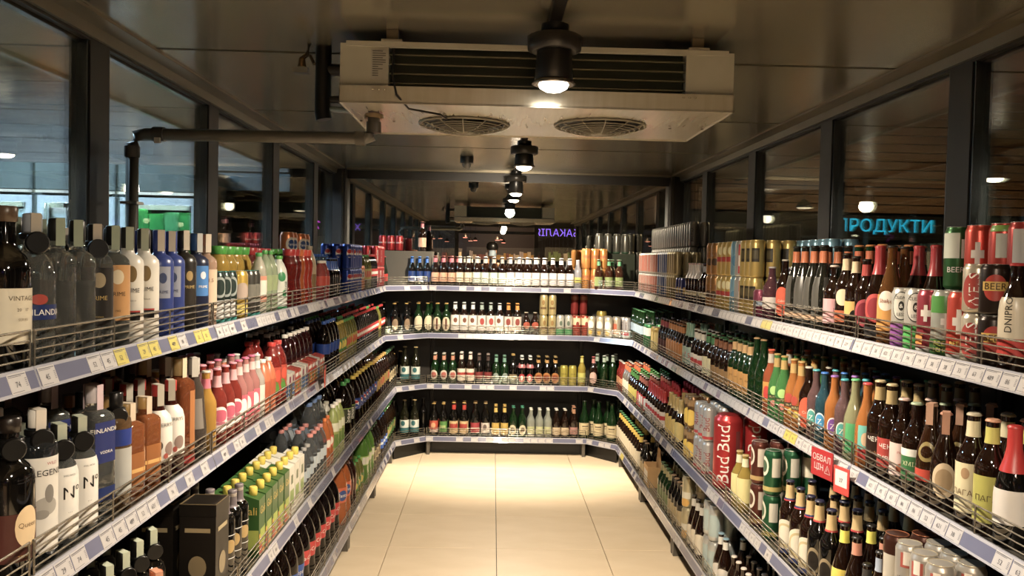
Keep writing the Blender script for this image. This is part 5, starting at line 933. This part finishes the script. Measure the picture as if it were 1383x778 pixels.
# ------------------------------------------------------------------ goods on the shelves
SHN = {'L': 'left', 'R': 'right', 'B': 'back'}
LVN = {1: 'top', 2: 'second', 3: 'third', 4: 'bottom'}
cursor = {}; used_desc = {}
rj = random.Random(5)
NMAX = 5
def lab(desc, pos, n, side, lev):
    rest = '%s, %s %s shelf' % (pos, LVN[lev], SHN[side]); s = fit(desc, rest) + ', ' + rest
    return s
NEAR = ['nearest'] + [o + ' nearest' for o in ORD[1:20]] + ['%dth nearest' % n for n in range(21, 90)]
RW = ['', 'second row ', 'third row ', 'fourth row ', 'fifth row ']
MERGE = {}; seq = {}
LIMIT = ('beer_bottle', 'beer_can')
def row(sh, kid, y1, y2, rows=3, stack=1, d0=0.0, n=None, face=None):
    """items of one kind along a side shelf between centres y1 and y2, nearest first"""
    k = KINDS[kid]; side, lev = sh[0], int(sh[1]); r = k['r']
    rb = r * 1.25 if k['sq'] else (r * 1.05 if k['prof'] in ('carton', 'box', 'pack') else r)
    pitch = 2 * rb + (.006 if k['cat'] == 'can' else .011)
    key = (sh, round(d0 > 0)); c = cursor.get(key, -9)
    y1 = max(y1, c + rb); cnt = n or max(1, int(round((y2 - y1) / pitch)) + 1)
    if y1 + (cnt - 1) * pitch > y2 + pitch * 1.2: cnt = max(1, cnt - 1)
    st = max(pitch, (y2 - y1) / (cnt - 1)) if cnt > 1 else pitch
    if st > pitch * 1.35: st = pitch
    ys = [y1 + st * i for i in range(cnt)]; cursor[key] = ys[-1] + rb + .004
    xf = (-.84 if lev < 3 else -.755) if side == 'L' else (1.12 if lev < 3 else 1.02)
    s = -1 if side == 'L' else 1
    wall = XL + .078 if side == 'L' else XR - .078
    base = Z[lev] + BOARDZ + .0006
    gname = '%s, %s %s shelf' % (k['desc'], LVN[lev], SHN[side])
    ys0 = ys
    for j in range(rows):
        ys = ys0 if j == 0 else [y for y in ys0 if rj.random() > .1 or len(ys0) == 1]
        x = xf + s * (.013 + rb + d0 + j * pitch)
        if abs(x) > abs(wall) - rb: break
        sk = (sh, kid, j, d0 > 0); off = seq.get(sk, 0); seq[sk] = off + len([y for y in ys if y >= .9])
        i = off - 1
        for y in ys:
            if y < .9: continue
            i += 1; y += rj.uniform(-.0025, .0025); x += rj.uniform(-.001, .001)
            for q in range(stack):
                if k['prof'] in ('carton', 'box', 'pack'): a = (PI / 2 if side == 'L' else -PI / 2) + R(rj.uniform(-2, 2))
                elif k['sq']: a = (R(70) if side == 'L' else R(-70)) + R(rj.uniform(-3, 3))
                else: a = (R(42) if side == 'L' else R(-42)) + R(rj.uniform(-13, 13))
                far = (j >= 2 and y > 2.4) or (j >= 1 and y > 4.2)
                if far and k['name'] in LIMIT:
                    get_parts(kid); MERGE.setdefault((k['name'], side, lev), []).append((kid, x, y, base + q * (k['h'] + .0006), a)); continue
                pos = (RW[j] + NEAR[i] if i < len(NEAR) else 'far') + (' behind' if d0 else '')
                if stack > 1: pos += (' lower tier', ' upper tier', ' topmost')[q]
                put(kid, x, y, base + q * (k['h'] + .0006), a, lab(k['desc'], pos, 0, side, lev), gname, whole=(j >= 1 and not (y < 2.6 and j < 3)) or y > 5.2)
def merge_far():
    for (name, side, lev), its in MERGE.items():
        mb = MB()
        for kid, x, y, z, a in its:
            ca, sa = math.cos(a), math.sin(a); w = LOW.get(kid)
            if w is None:
                k = KINDS[kid]; w = LOW[kid] = MB(); S = Skin(k); w.lathe(S.P + [(S.P[-1][0], k['h'] - .003)], k['body'], 12)
                if k['N']: w.lathe([(S.rad(z0 * k['h']) + .0008, z0 * k['h']) for z0 in k['N'][0][:2]], k['N'][0][2], 12)
                if k['foil']: w.lathe([(S.rad(z0) + .0012, z0) for z0 in (k['foil'][0] * k['h'], (k['foil'][0] * .5 + .48) * k['h'], k['h'] * .99)], k['foil'][1], 12)
                elif k['cap'][0] != 'can': w.lathe([(S.P[-1][0] * 1.2, k['h'] - .007), (S.P[-1][0] * 1.2, k['h'] - .003), (S.P[-1][0] * .9, k['h'])], k['cap'][1], 12)
                else: w.join(cap_mb(k))
                if k['L']: l = k['L'][0]; S.patch(w, 'wrap', l[1], l[2] * k['h'], l[3] * k['h'], l[4], .0012)
            o = MB(); o.codes = w.codes; o.f = w.f; o.m = w.m; o.sm = w.sm
            o.v = [(x + ca * vx - sa * vy, y + sa * vx + ca * vy, z + vz) for vx, vy, vz in w.v]; mb.join(o)
        o = mb.build(name); nm = name.replace('_', ' ') + 's'
        tag(o, 'massed %s filling the far back rows of the %s %s shelf' % (nm, LVN[lev], SHN[side]), 'bottles' if 'bottle' in name else 'cans', None, 'stuff')
LOW = {}
def rear(lev, kid, xs, rows=2, stack=1, y=None, ang=0, behind=False):
    k = KINDS[kid]; r = k['r']; base = Z[lev] + BOARDZ + .0006; yf = 6.83 if lev < 3 else 6.77
    xs = list(xs); pitch = 2 * r + .004; rows = min(rows, 2)
    lim = YB - .135 - r; off = seq.get(('B', lev, kid), 0); seq[('B', lev, kid)] = off + len(xs)
    for j in range(rows):
        for i, x in enumerate(xs):
            yy = (y if y else yf + .014 + r) + j * pitch
            if yy > lim: continue
            for q in range(stack):
                if j == 0: pos = ('%s from left' % ORD[i + off] if len(xs) > 1 or off else 'front row') + (' ' + ('lower', 'upper', 'topmost')[q] + ' tier' if stack > 1 else '') + (' behind' if behind else '')
                else: pos = 'second row ' + ORD[i + off] + ' from left' + (' ' + ('lower', 'upper', 'topmost')[q] + ' tier' if stack > 1 else '')
                put(kid, x, yy, base + q * (k['h'] + .0006), R(rj.uniform(-14, 14) + ang), lab(k['desc'], pos, 0, 'B', lev), '%s, %s back shelf%s' % (k['desc'], LVN[lev], ' rows behind' if j else ''), whole=j > 0)
row('L1', 'wine_vintage', 1.544, 1.544, 2, 1, 0.000)
row('L1', 'vodka_fin', 1.627, 1.627, 3, 1, 0.000)
row('L1', 'vodka_plain', 1.705, 1.782, 3, 1, 0.000)
row('L1', 'prime_black', 1.876, 1.876, 3, 1, 0.000)
row('L1', 'prime_orange', 1.963, 1.963, 3, 1, 0.000)
row('L1', 'prime_white', 2.042, 2.136, 4, 1, 0.000)
row('L1', 'prime_blue', 2.230, 2.311, 4, 1, 0.000)
row('L1', 'prime_dark', 2.404, 2.404, 4, 1, 0.000)
row('L1', 'prime_navy', 2.505, 2.505, 4, 1, 0.000)
row('L1', 'rose_clear', 2.579, 2.579, 4, 1, 0.000)
row('L1', 'teal_can', 2.658, 2.768, 1, 1, 0.000)
row('L1', 'yellow_can', 2.904, 2.904, 1, 1, 0.000)
row('L1', 'dark_can', 3.000, 3.055, 1, 1, 0.000)
row('L1', 'pink_pet', 3.147, 3.147, 1, 1, 0.000)
row('L1', 'green_pet', 3.235, 3.299, 1, 1, 0.000)
row('L1', 'aloe', 3.462, 3.462, 1, 1, 0.000)
row('L1', 'juice_red', 3.636, 3.689, 1, 1, 0.000)
row('L1', 'juice_orange', 3.750, 3.806, 1, 1, 0.000)
row('L1', 'juice_scarlet', 3.880, 3.925, 1, 1, 0.000)
row('L1', 'beige_bottle', 3.987, 4.068, 1, 1, 0.000)
row('L1', 'coral', 4.282, 4.338, 1, 1, 0.000)
row('L1', 'cola_mini', 4.472, 4.638, 1, 1, 0.000)
row('L1', 'pepsi_can', 5.026, 5.378, 3, 2, 0.000)
row('L1', 'fanta_can', 5.460, 5.551, 3, 1, 0.000)
row('L1', 'soft_mix', 5.603, 5.832, 3, 1, 0.000)
row('L1', 'coke_small', 5.936, 6.155, 3, 1, 0.000)
row('L1', 'coke_tall', 6.216, 6.542, 3, 2, 0.000)
row('L1', 'coke_glass', 6.631, 6.766, 2, 1, 0.000)
row('L1', 'juice_yellow', 2.942, 3.180, 2, 1, 0.075)
row('L1', 'juice_red', 3.355, 3.549, 2, 1, 0.085)
row('L1', 'juice_yellow', 3.700, 3.867, 2, 1, 0.090)
row('L1', 'white_milk', 3.952, 3.980, 1, 1, 0.100)
row('L1', 'fanta_can', 4.072, 4.116, 1, 2, 0.120)
row('L1', 'fanta_can', 4.335, 4.419, 1, 2, 0.120)
row('L1', 'water_mini', 4.602, 4.863, 3, 1, 0.100)
row('L2', 'quest', 1.559, 1.559, 3, 1, 0.000)
row('L2', 'legend', 1.625, 1.625, 3, 1, 0.000)
row('L2', 'number', 1.707, 1.798, 2, 1, 0.000)
row('L2', 'vodka_fin2', 1.867, 1.867, 3, 1, 0.000)
row('L2', 'blue_neck', 1.962, 1.962, 3, 1, 0.000)
row('L2', 'whisky', 2.031, 2.107, 3, 1, 0.000)
row('L2', 'art_white', 2.171, 2.299, 3, 1, 0.000)
row('L2', 'amber_tall', 2.407, 2.407, 3, 1, 0.000)
row('L2', 'grey_bell', 2.505, 2.505, 3, 1, 0.000)
row('L2', 'lemon', 2.594, 2.628, 3, 1, 0.000)
row('L2', 'pink_cider', 2.695, 2.856, 4, 1, 0.000)
row('L2', 'pink_cider2', 2.905, 3.046, 4, 1, 0.000)
row('L2', 'clear_white', 3.093, 3.171, 4, 1, 0.000)
row('L2', 'orange_pet', 3.222, 3.264, 3, 1, 0.000)
row('L2', 'juice_fruit', 3.380, 3.472, 2, 1, 0.000)
row('L2', 'mini_carton_b', 3.485, 3.585, 2, 1, 0.000)
row('L2', 'mini_carton', 3.638, 3.747, 1, 1, 0.000)
row('L2', 'mini_carton_b', 3.790, 3.863, 1, 1, 0.000)
row('L2', 'mini_carton', 3.909, 4.068, 1, 1, 0.000)
row('L2', 'mini_carton_b', 4.118, 4.153, 1, 1, 0.000)
row('L2', 'mini_carton', 4.188, 4.277, 1, 1, 0.000)
row('L2', 'cola_blue', 4.416, 4.681, 3, 1, 0.000)
row('L2', 'soft_mix_y', 4.695, 4.877, 4, 1, 0.000)
row('L2', 'soft_mix', 4.925, 5.287, 4, 1, 0.000)
row('L2', 'coke_small', 5.372, 6.238, 4, 1, 0.000)
row('L2', 'soft_mix', 6.317, 6.397, 4, 1, 0.000)
row('L2', 'coke_small', 6.479, 6.651, 4, 1, 0.000)
row('L2', 'juice_dark', 3.835, 4.274, 3, 1, 0.065)
row('L3', 'orange_strip', 1.597, 1.991, 1, 1, 0.000)
row('L3', 'gift_box', 2.407, 2.407, 2, 1, 0.000)
row('L3', 'gold_foil', 2.512, 2.651, 3, 1, 0.000)
row('L3', 'green_carton', 2.820, 3.128, 2, 1, 0.000)
row('L3', 'white_carton', 3.193, 3.382, 2, 1, 0.000)
row('L3', 'water_grey', 3.447, 3.625, 1, 1, 0.000)
row('L3', 'water_pink', 3.696, 3.918, 1, 1, 0.000)
row('L3', 'orange_soda_s', 4.016, 4.125, 1, 1, 0.000)
row('L3', 'tea_green', 4.230, 4.371, 1, 1, 0.000)
row('L3', 'beer_pet', 4.608, 4.773, 3, 1, 0.000)
row('L3', 'pepsi2', 4.924, 5.537, 3, 1, 0.000)
row('L3', 'kvass', 5.604, 6.287, 3, 1, 0.000)
row('L3', 'porto', 6.374, 6.843, 2, 1, 0.000)
row('L3', 'black_disc', 1.765, 2.199, 4, 1, 0.085)
row('L3', 'water_pink', 3.771, 3.919, 2, 1, 0.070)
row('L3', 'water_blue', 4.043, 4.265, 3, 1, 0.075)
row('L3', 'milk_white', 4.315, 4.430, 3, 1, 0.075)
row('L4', 'pepsi_dark', 2.566, 3.474, 3, 1, 0.000)
row('L4', 'coke2', 3.567, 4.284, 3, 1, 0.000)
row('L4', 'fanta2', 4.494, 4.581, 2, 1, 0.000)
row('L4', 'brown2', 4.671, 4.816, 3, 1, 0.000)
row('L4', 'green_tea', 4.888, 5.077, 3, 1, 0.000)
row('L4', 'green2', 5.300, 5.551, 2, 1, 0.000)
row('L4', 'porto', 5.653, 5.829, 3, 1, 0.000)
row('L4', 'blue_lab', 6.017, 6.217, 3, 1, 0.000)
row('L4', 'green_soda', 6.343, 6.905, 3, 1, 0.000)
row('R1', 'dnipro', 1.819, 1.835, 2, 1, 0.000)
row('R1', 'beer_dark_can', 1.893, 1.893, 1, 2, 0.000)
row('R1', 'wels_can', 1.954, 1.954, 1, 2, 0.000)
row('R1', 'cross_can', 2.015, 2.015, 1, 1, 0.000)
row('R1', 'cross_green', 2.078, 2.078, 1, 1, 0.000)
row('R1', 'cross_pink', 2.153, 2.153, 1, 1, 0.000)
row('R1', 'clean_green', 2.228, 2.228, 1, 1, 0.000)
row('R1', 'clean_violet', 2.318, 2.318, 1, 1, 0.000)
row('R1', 'amber_white', 2.405, 2.405, 1, 1, 0.000)
row('R1', 'champ_red', 2.487, 2.487, 1, 1, 0.000)
row('R1', 'oval_red', 2.564, 2.564, 1, 1, 0.000)
row('R1', 'yellow_bird', 2.631, 2.631, 1, 1, 0.000)
row('R1', 'bull_cream', 2.709, 2.709, 1, 1, 0.000)
row('R1', 'pink_label', 2.806, 2.806, 1, 1, 0.000)
row('R1', 'grey_sleeve', 2.910, 3.153, 2, 1, 0.000)
row('R1', 'cider_circle', 3.282, 3.282, 2, 1, 0.000)
row('R1', 'purple_clear', 3.448, 3.448, 2, 1, 0.000)
row('R1', 'magenta_can', 3.568, 3.568, 1, 1, 0.000)
row('R1', 'gold_black', 3.642, 3.759, 4, 2, 0.000)
row('R1', 'striped_can', 3.838, 3.838, 4, 2, 0.000)
row('R1', 'sky_can', 3.932, 3.932, 4, 2, 0.000)
row('R1', 'gold_can', 4.018, 4.175, 4, 2, 0.000)
row('R1', 'tan_can', 4.286, 4.374, 4, 2, 0.000)
row('R1', 'slim_dark', 4.449, 4.544, 4, 1, 0.000)
row('R1', 'white_neck', 4.642, 4.817, 4, 1, 0.000)
row('R1', 'navy_can', 4.963, 5.100, 2, 1, 0.000)
row('R1', 'slim_gold', 5.198, 5.372, 3, 2, 0.000)
row('R1', 'slim_blue', 5.441, 5.707, 3, 2, 0.000)
row('R1', 'slim_white', 5.784, 6.453, 3, 2, 0.000)
row('R1', 'white_side', 1.916, 1.916, 1, 2, 0.075)
row('R1', 'red_lime', 1.990, 1.990, 2, 2, 0.075)
row('R1', 'cross_can', 2.096, 2.096, 2, 2, 0.075)
row('R1', 'beer_green', 2.200, 2.200, 2, 2, 0.080)
row('R1', 'champ_red', 2.319, 2.409, 1, 1, 0.080)
row('R1', 'amber_white', 2.486, 2.532, 1, 1, 0.080)
row('R1', 'champ_green', 2.627, 2.886, 3, 1, 0.085)
row('R1', 'sky_can', 3.291, 3.756, 2, 2, 0.190)
row('R1', 'silver_can', 5.479, 6.769, 2, 3, 0.160)
row('R2', 'foil_red_white', 1.811, 1.811, 3, 1, 0.000)
row('R2', 'pagan_green', 1.871, 1.871, 3, 1, 0.000)
row('R2', 'pagan_cream', 1.938, 2.006, 3, 1, 0.000)
row('R2', 'oval_dark', 2.083, 2.083, 3, 1, 0.000)
row('R2', 'gold_red', 2.139, 2.139, 3, 1, 0.000)
row('R2', 'green_label', 2.200, 2.200, 3, 1, 0.000)
row('R2', 'pale_label', 2.273, 2.273, 3, 1, 0.000)
row('R2', 'red_check', 2.357, 2.357, 4, 1, 0.000)
row('R2', 'dark_check', 2.430, 2.430, 4, 1, 0.000)
row('R2', 'orange_redcap', 2.530, 2.530, 4, 1, 0.000)
row('R2', 'pale_green', 2.615, 2.615, 4, 1, 0.000)
row('R2', 'z_mauve', 2.683, 2.683, 4, 1, 0.000)
row('R2', 'z_orange', 2.766, 2.766, 4, 1, 0.000)
row('R2', 'z_blue', 2.848, 2.848, 4, 1, 0.000)
row('R2', 'z_mauve', 2.921, 2.921, 4, 1, 0.000)
row('R2', 'cider_circle', 2.998, 2.998, 4, 1, 0.000)
row('R2', 'garage_orange', 3.075, 3.183, 4, 1, 0.000)
row('R2', 'garage_green', 3.257, 3.317, 4, 1, 0.000)
row('R2', 'red_cap_fruit', 3.373, 3.438, 3, 1, 0.000)
row('R2', 'wine_green', 3.524, 3.614, 4, 1, 0.000)
row('R2', 'green_orange', 3.684, 3.911, 4, 1, 0.000)
row('R2', 'brown_small', 3.961, 4.240, 4, 1, 0.000)
row('R2', 'cream_wide', 4.294, 4.413, 4, 1, 0.000)
row('R2', 'red_word', 4.519, 4.651, 4, 1, 0.000)
row('R2', 'teal_label', 4.787, 4.841, 4, 1, 0.000)
row('R2', 'orange_label', 4.990, 5.346, 4, 1, 0.000)
row('R2', 'blue_white', 5.433, 5.600, 4, 1, 0.000)
row('R2', 'gold_mustard', 5.787, 5.894, 2, 1, 0.000)
row('R2', 'green_white_can', 6.062, 6.150, 2, 1, 0.000)
row('R2', 'green_silver', 6.291, 6.758, 4, 1, 0.000)
row('R3', 'warst', 1.899, 2.013, 2, 2, 0.000)
row('R3', 'copper_can', 2.108, 2.108, 2, 2, 0.000)
row('R3', 'blue_neck_beer', 2.197, 2.197, 2, 1, 0.000)
row('R3', 'small_black', 2.262, 2.262, 2, 1, 0.000)
row('R3', 'orange_neck', 2.344, 2.344, 2, 1, 0.000)
row('R3', 'yellow_neck', 2.425, 2.425, 2, 1, 0.000)
row('R3', 'black_red', 2.526, 2.620, 4, 1, 0.000)
row('R3', 'white_oval', 2.692, 2.884, 4, 1, 0.000)
row('R3', 'green_can', 3.064, 3.064, 3, 2, 0.000)
row('R3', 'brown_can', 3.221, 3.221, 3, 2, 0.000)
row('R3', 'pale_beer', 3.398, 3.460, 2, 1, 0.000)
row('R3', 'big_red', 3.769, 3.769, 2, 1, 0.000)
row('R3', 'bud_silver', 3.975, 4.133, 4, 2, 0.000)
row('R3', 'yellow_brown', 4.288, 4.387, 4, 2, 0.000)
row('R3', 'gold_neck', 4.573, 4.843, 4, 1, 0.000)
row('R3', 'red_foil', 5.005, 5.431, 4, 1, 0.000)
row('R3', 'coke_red', 5.584, 5.809, 3, 1, 0.000)
row('R3', 'green_yellow', 5.922, 6.177, 4, 1, 0.000)
row('R3', 'orange_white', 6.278, 6.454, 3, 1, 0.000)
row('R3', 'red_clear', 6.557, 6.749, 3, 1, 0.000)
row('R4', 'silver_green', 2.609, 2.911, 3, 1, 0.000)
row('R4', 'silver_plain', 3.006, 3.178, 3, 1, 0.000)
row('R4', 'white_cap_red', 3.296, 3.503, 3, 1, 0.000)
row('R4', 'blue_cap', 3.637, 3.709, 3, 1, 0.000)
row('R4', 'silver_plain', 3.818, 3.912, 2, 2, 0.000)
row('R4', 'dark_white', 4.063, 4.214, 3, 1, 0.000)
row('R4', 'pale_tall', 4.351, 4.351, 2, 2, 0.000)
row('R4', 'dark_thin', 4.477, 4.700, 3, 1, 0.000)
row('R4', 'dark_green_b', 4.779, 4.990, 3, 1, 0.000)
row('R4', 'carrier', 5.408, 5.408, 1, 1, 0.000)
row('R4', 'dark_thin', 5.472, 5.580, 3, 1, 0.000)
row('R4', 'cream_dark', 5.766, 6.638, 3, 1, 0.000)
rear(1, 'blue_crown', [-0.668, -0.606, -0.544], 1, 1)
rear(1, 'salmon_neck', [-0.479, -0.411, -0.343], 2, 1)
rear(1, 'white_body', [-0.275, -0.204], 2, 1)
rear(1, 'mint_label', [-0.135, -0.065, 0.006, 0.077], 2, 1)
rear(1, 'heart_white', [0.146, 0.217, 0.287, 0.358, 0.429, 0.500, 0.571, 0.642], 2, 1)
rear(1, 'silver_slim', [0.708], 2, 1)
rear(1, 'amber_can', [0.774, 0.845, 0.916], 2, 2)
rear(1, 'tan_label', [0.984, 1.052], 2, 1)
rear(2, 'split_oval', [-0.454, -0.380], 2, 1)
rear(2, 'white_slab', [-0.307, -0.233, -0.159], 2, 1)
rear(2, 'red_medal', [-0.085, -0.011], 2, 1)
rear(2, 'white_slab', [0.063], 1, 1)
rear(2, 'orange_neck_b', [0.137, 0.211], 2, 1)
rear(2, 'dumpy', [0.285, 0.359], 1, 1)
rear(2, 'cream_can', [0.430, 0.501], 2, 2)
rear(2, 'white_green_can', [0.569, 0.640], 2, 1)
rear(2, 'red_cream_can', [0.708, 0.779], 1, 1)
rear(3, 'carls', [-0.462, -0.389, -0.316], 2, 1)
rear(3, 'white_red', [-0.243, -0.170], 2, 1)
rear(3, 'dark_red_b', [-0.097, -0.024], 2, 1)
rear(3, 'green_plain', [0.044, 0.112], 2, 1)
rear(3, 'gold_black_b', [0.184], 2, 1)
rear(3, 'red_seal', [0.257, 0.325], 2, 1)
rear(3, 'amber_oval', [0.394, 0.465, 0.535], 2, 1)
rear(3, 'lime_can', [0.605, 0.676], 1, 1)
rear(3, 'lime_bottle', [0.752], 1, 1)
rear(4, 'gold_red_l', [-0.462], 2, 1)
rear(4, 'gold_green_l', [-0.383], 2, 1)
rear(4, 'red_yellow_l', [-0.298, -0.213], 2, 1)
rear(4, 'red_pattern', [-0.121], 2, 1)
rear(4, 'white_med', [-0.036], 2, 1)
rear(4, 'yellow_lab', [0.049, 0.122], 2, 1)
rear(4, 'green_disc', [0.196, 0.269], 2, 1)
rear(4, 'frosted', [0.342, 0.413, 0.483], 3, 1)
rear(4, 'white_cap_c', [0.553, 0.624], 2, 1)
rear(4, 'tan_small', [0.697], 2, 1)
rear(4, 'cava', [0.784], 1, 1)
# items standing in the slanted corners and on risers (x, y in metres)
def spot_items(lev, kid, pts, side='B', z0=None, ang=0, where='in the corner'):
    k = KINDS[kid]; pts = sorted(pts); base = (Z[lev] + BOARDZ + .0006) if z0 is None else z0
    for i, (x, y) in enumerate(pts):
        pos = '%s from left %s' % (ORD[i], where) if len(pts) > 1 else where
        put(kid, x, y, base, R(rj.uniform(-12, 12) + ang), lab(k['desc'], pos, 0, side, lev), '%s %s, %s back shelf' % (k['desc'], where, LVN[lev]))
spot_items(2, 'gold_cap_dark', [(-.79, 6.72), (-.70, 6.79), (-.90, 6.9), (-.80, 6.96), (-.70, 7.0), (-.62, 7.06)], ang=20)
spot_items(2, 'gold_cap_green', [(-.61, 6.86), (-.535, 6.9), (-.52, 7.08)], ang=10)
spot_items(3, 'white_teal', [(-.62, 6.82), (-.71, 6.83), (-.70, 6.74)][:2], ang=25)
spot_items(3, 'gold_cap_dark', [(-.80, 6.76), (-.87, 6.7), (-.84, 6.9), (-.76, 6.95)], ang=25)
spot_items(4, 'white_teal', [(-.62, 6.80), (-.70, 6.78)][:2], ang=15)
spot_items(4, 'plain_dark', [(-.79, 6.8), (-.87, 6.86), (-.56, 6.95), (-.66, 6.98)], ang=0)
spot_items(1, 'coke_can', [(-.93, 6.99), (-.86, 6.99), (-.79, 6.99)], z0=Z[1] + BOARDZ + .286, where='on the grey riser')
spot_items(1, 'salmon_neck', [(-.60, 7.0), (-.67, 7.0)][:1], z0=Z[1] + BOARDZ + .286, where='on the grey riser')
spot_items(1, 'leaf_label', [(.87, 6.80), (.95, 6.77), (1.03, 6.73), (.91, 6.88), (.99, 6.86)], ang=-20)
spot_items(1, 'dark_silver', [(.9, 7.05), (.975, 7.05), (1.05, 7.05), (1.125, 7.05)], z0=Z[1] + BOARDZ + .301, where='on the green riser')
spot_items(2, 'flower_can', [(.83, 6.85), (.895, 6.8), (.955, 6.745)], ang=-20)
spot_items(2, 'giraffe_can', [(.90, 6.90), (.965, 6.84), (1.025, 6.77)], ang=-30)
spot_items(2, 'white_letter_can', [(.97, 6.92), (1.035, 6.87), (1.09, 6.815), (1.105, 6.74)], ang=-30)
spot_items(2, 'summer_can', [(.94, 7.08)], z0=Z[2] + BOARDZ + .0006)
spot_items(2, 'deep_red_can', [(.70, 7.02), (.775, 7.02)], where='behind the front cans')
spot_items(2, 'deep_red_can', [(.70, 7.02), (.775, 7.02)], z0=Z[2] + BOARDZ + .1696, where='stacked upper tier')
spot_items(3, 'red_shape', [(.845, 6.79)], ang=-20)
spot_items(3, 'white_neck_g', [(.885, 6.87), (.935, 6.80), (.97, 6.9), (1.01, 6.82), (1.05, 6.94), (.90, 6.96)], ang=-20)
spot_items(4, 'cava', [(.9, 6.80), (.87, 6.91), (.98, 6.84), (1.0, 6.72), (1.08, 6.80), (1.08, 6.92)], ang=-20)

merge_far()
# ------------------------------------------------------------------ the photographer, seen only in the back glass
def person():
    t = thing('person', 'person in dark jacket and face mask holding up a phone, mirrored in the back glass', 'person', (-.02, -.42, 0))
    J = {'pelvis': (0, 0, .98, .15), 'waist': (0, 0, 1.16, .135), 'chest': (0, .01, 1.38, .155), 'neck0': (0, .01, 1.55, .07), 'neck': (0, .02, 1.63, .055), 'head0': (0, .03, 1.7, .075), 'head1': (0, .035, 1.78, .1), 'head2': (0, .02, 1.87, .085),
         'shl': (-.19, 0, 1.5, .06), 'ell': (-.25, .08, 1.24, .045), 'wrl': (-.1, .27, 1.5, .028), 'hal': (-.07, .3, 1.57, .03), 'shr': (.19, 0, 1.5, .06), 'elr': (.25, .08, 1.24, .045), 'wrr': (.12, .27, 1.5, .028), 'har': (.1, .3, 1.57, .03),
         'hil': (-.1, 0, .92, .1), 'knl': (-.11, .02, .5, .065), 'anl': (-.12, 0, .09, .045), 'tol': (-.13, .15, .04, .04), 'hir': (.1, 0, .92, .1), 'knr': (.11, .02, .5, .065), 'anr': (.12, 0, .09, .045), 'tor': (.13, .15, .04, .04)}
    E = ['pelvis waist', 'waist chest', 'chest neck0', 'neck0 neck', 'neck head0', 'head0 head1', 'head1 head2', 'chest shl', 'shl ell', 'ell wrl', 'wrl hal', 'chest shr', 'shr elr', 'elr wrr', 'wrr har', 'pelvis hil', 'hil knl', 'knl anl', 'anl tol', 'pelvis hir', 'hir knr', 'knr anr', 'anr tor']
    names = list(J); me = bpy.data.meshes.new('body'); me.from_pydata([J[n][:3] for n in names], [[names.index(a) for a in e.split()] for e in E], [])
    o = link('body', me, t); me.materials.append(M('skin'))
    sk = o.modifiers.new('skin', 'SKIN'); sv = me.skin_vertices[0].data if me.skin_vertices else None
    if sv is None:
        bm = bmesh.new(); bm.from_mesh(me); bm.verts.layers.skin.verify(); bm.to_mesh(me); bm.free(); sv = me.skin_vertices[0].data
    for i, n in enumerate(names): sv[i].radius = (J[n][3], J[n][3]); sv[i].use_root = n == 'pelvis'
    o.modifiers.new('sub', 'SUBSURF').levels = 1; o.modifiers['sub'].render_levels = 2
    # clothes
    def sleeve(mb, pts, code):
        for (a, ra), (b, rb) in zip(pts, pts[1:]):
            a, b = Vector(a), Vector(b); d = (b - a).normalized(); p = d.cross(Vector((0, .3, 1))).normalized(); q = d.cross(p); n = 12
            vs = [a + (p * math.cos(2 * PI * k / n) + q * math.sin(2 * PI * k / n)) * ra for k in range(n)] + [b + (p * math.cos(2 * PI * k / n) + q * math.sin(2 * PI * k / n)) * rb for k in range(n)]
            mb.add(vs, [(k, (k + 1) % n, n + (k + 1) % n, n + k) for k in range(n)], code, True)
    j = MB().lathe([(.19, .9), (.185, 1.1), (.2, 1.3), (.205, 1.45), (.15, 1.54), (.075, 1.58)], 'p:1d1d22', 20)
    for s in (-1, 1): sleeve(j, [((s * .17, 0, 1.5), .075), ((s * .25, .08, 1.24), .065), ((s * .12, .25, 1.48), .042)], 'p:1d1d22')
    j.build('jacket', t)
    tr = MB()
    for s in (-1, 1): sleeve(tr, [((s * .09, 0, .95), .125), ((s * .11, .02, .5), .085), ((s * .12, 0, .1), .065)], 'p:23252c')
    tr.build('trousers', t)
    h = MB().lathe([(.1, 1.8), (.112, 1.84), (.1, 1.91), (.06, 1.945), (.0001, 1.955)], 'p:17120e', 18); h.v = [(x, y * 1.1 - .005 if y < 0 or z > 1.84 else y * .9 + 0, z) for x, y, z in h.v]; h.v = [(x, -y + .02, z) for x, y, z in h.v]; h.f = [q[::-1] for q in h.f]; h.build('hair', t)
    m = MB(); n = 8
    vs = [(.075 * math.sin(R(-80 + 160 * i / n)), .04 + .1 * math.cos(R(-80 + 160 * i / n)), z) for z in (1.69, 1.79) for i in range(n + 1)]
    m.add(vs, [(i, i + 1, n + 2 + i, n + 1 + i) for i in range(n)], 'p:8c98a0', True); m.build('face_mask', t)
    for s in (-1, 1): MB().lathe([(.0001, -.009), (.009, -.004), (.009, .004), (.0001, .009)], 'p:14100e', 8).build('eye', t, (s * .035, .128, 1.825))
    for s in (-1, 1):
        g = MB()
        for k in range(4): g.tube([(s * .085, .295, 1.56 + k * .017), (s * (.078 + .004 * (k % 2)), .325, 1.566 + k * .017), (s * .06, .345, 1.568 + k * .017)], .0085, 'skin', 6)
        g.tube([(s * .08, .29, 1.55), (s * .06, .3, 1.555), (s * .045, .305, 1.575)], .0095, 'skin', 6)
        g.build('fingers', t)
    p = thing('phone', 'dark phone held up by the mirrored photographer', 'phone', (0, -.085, 1.6))
    MB().box(-.078, .078, -.005, .004, -.037, .037, 'p:15161a').build('phone_body', p)
    MB().box(-.074, .074, -.0056, -.005, -.034, .034, 'f:6c665c').build('screen', p)
person()
# ------------------------------------------------------------------ plural names stay plain; object count
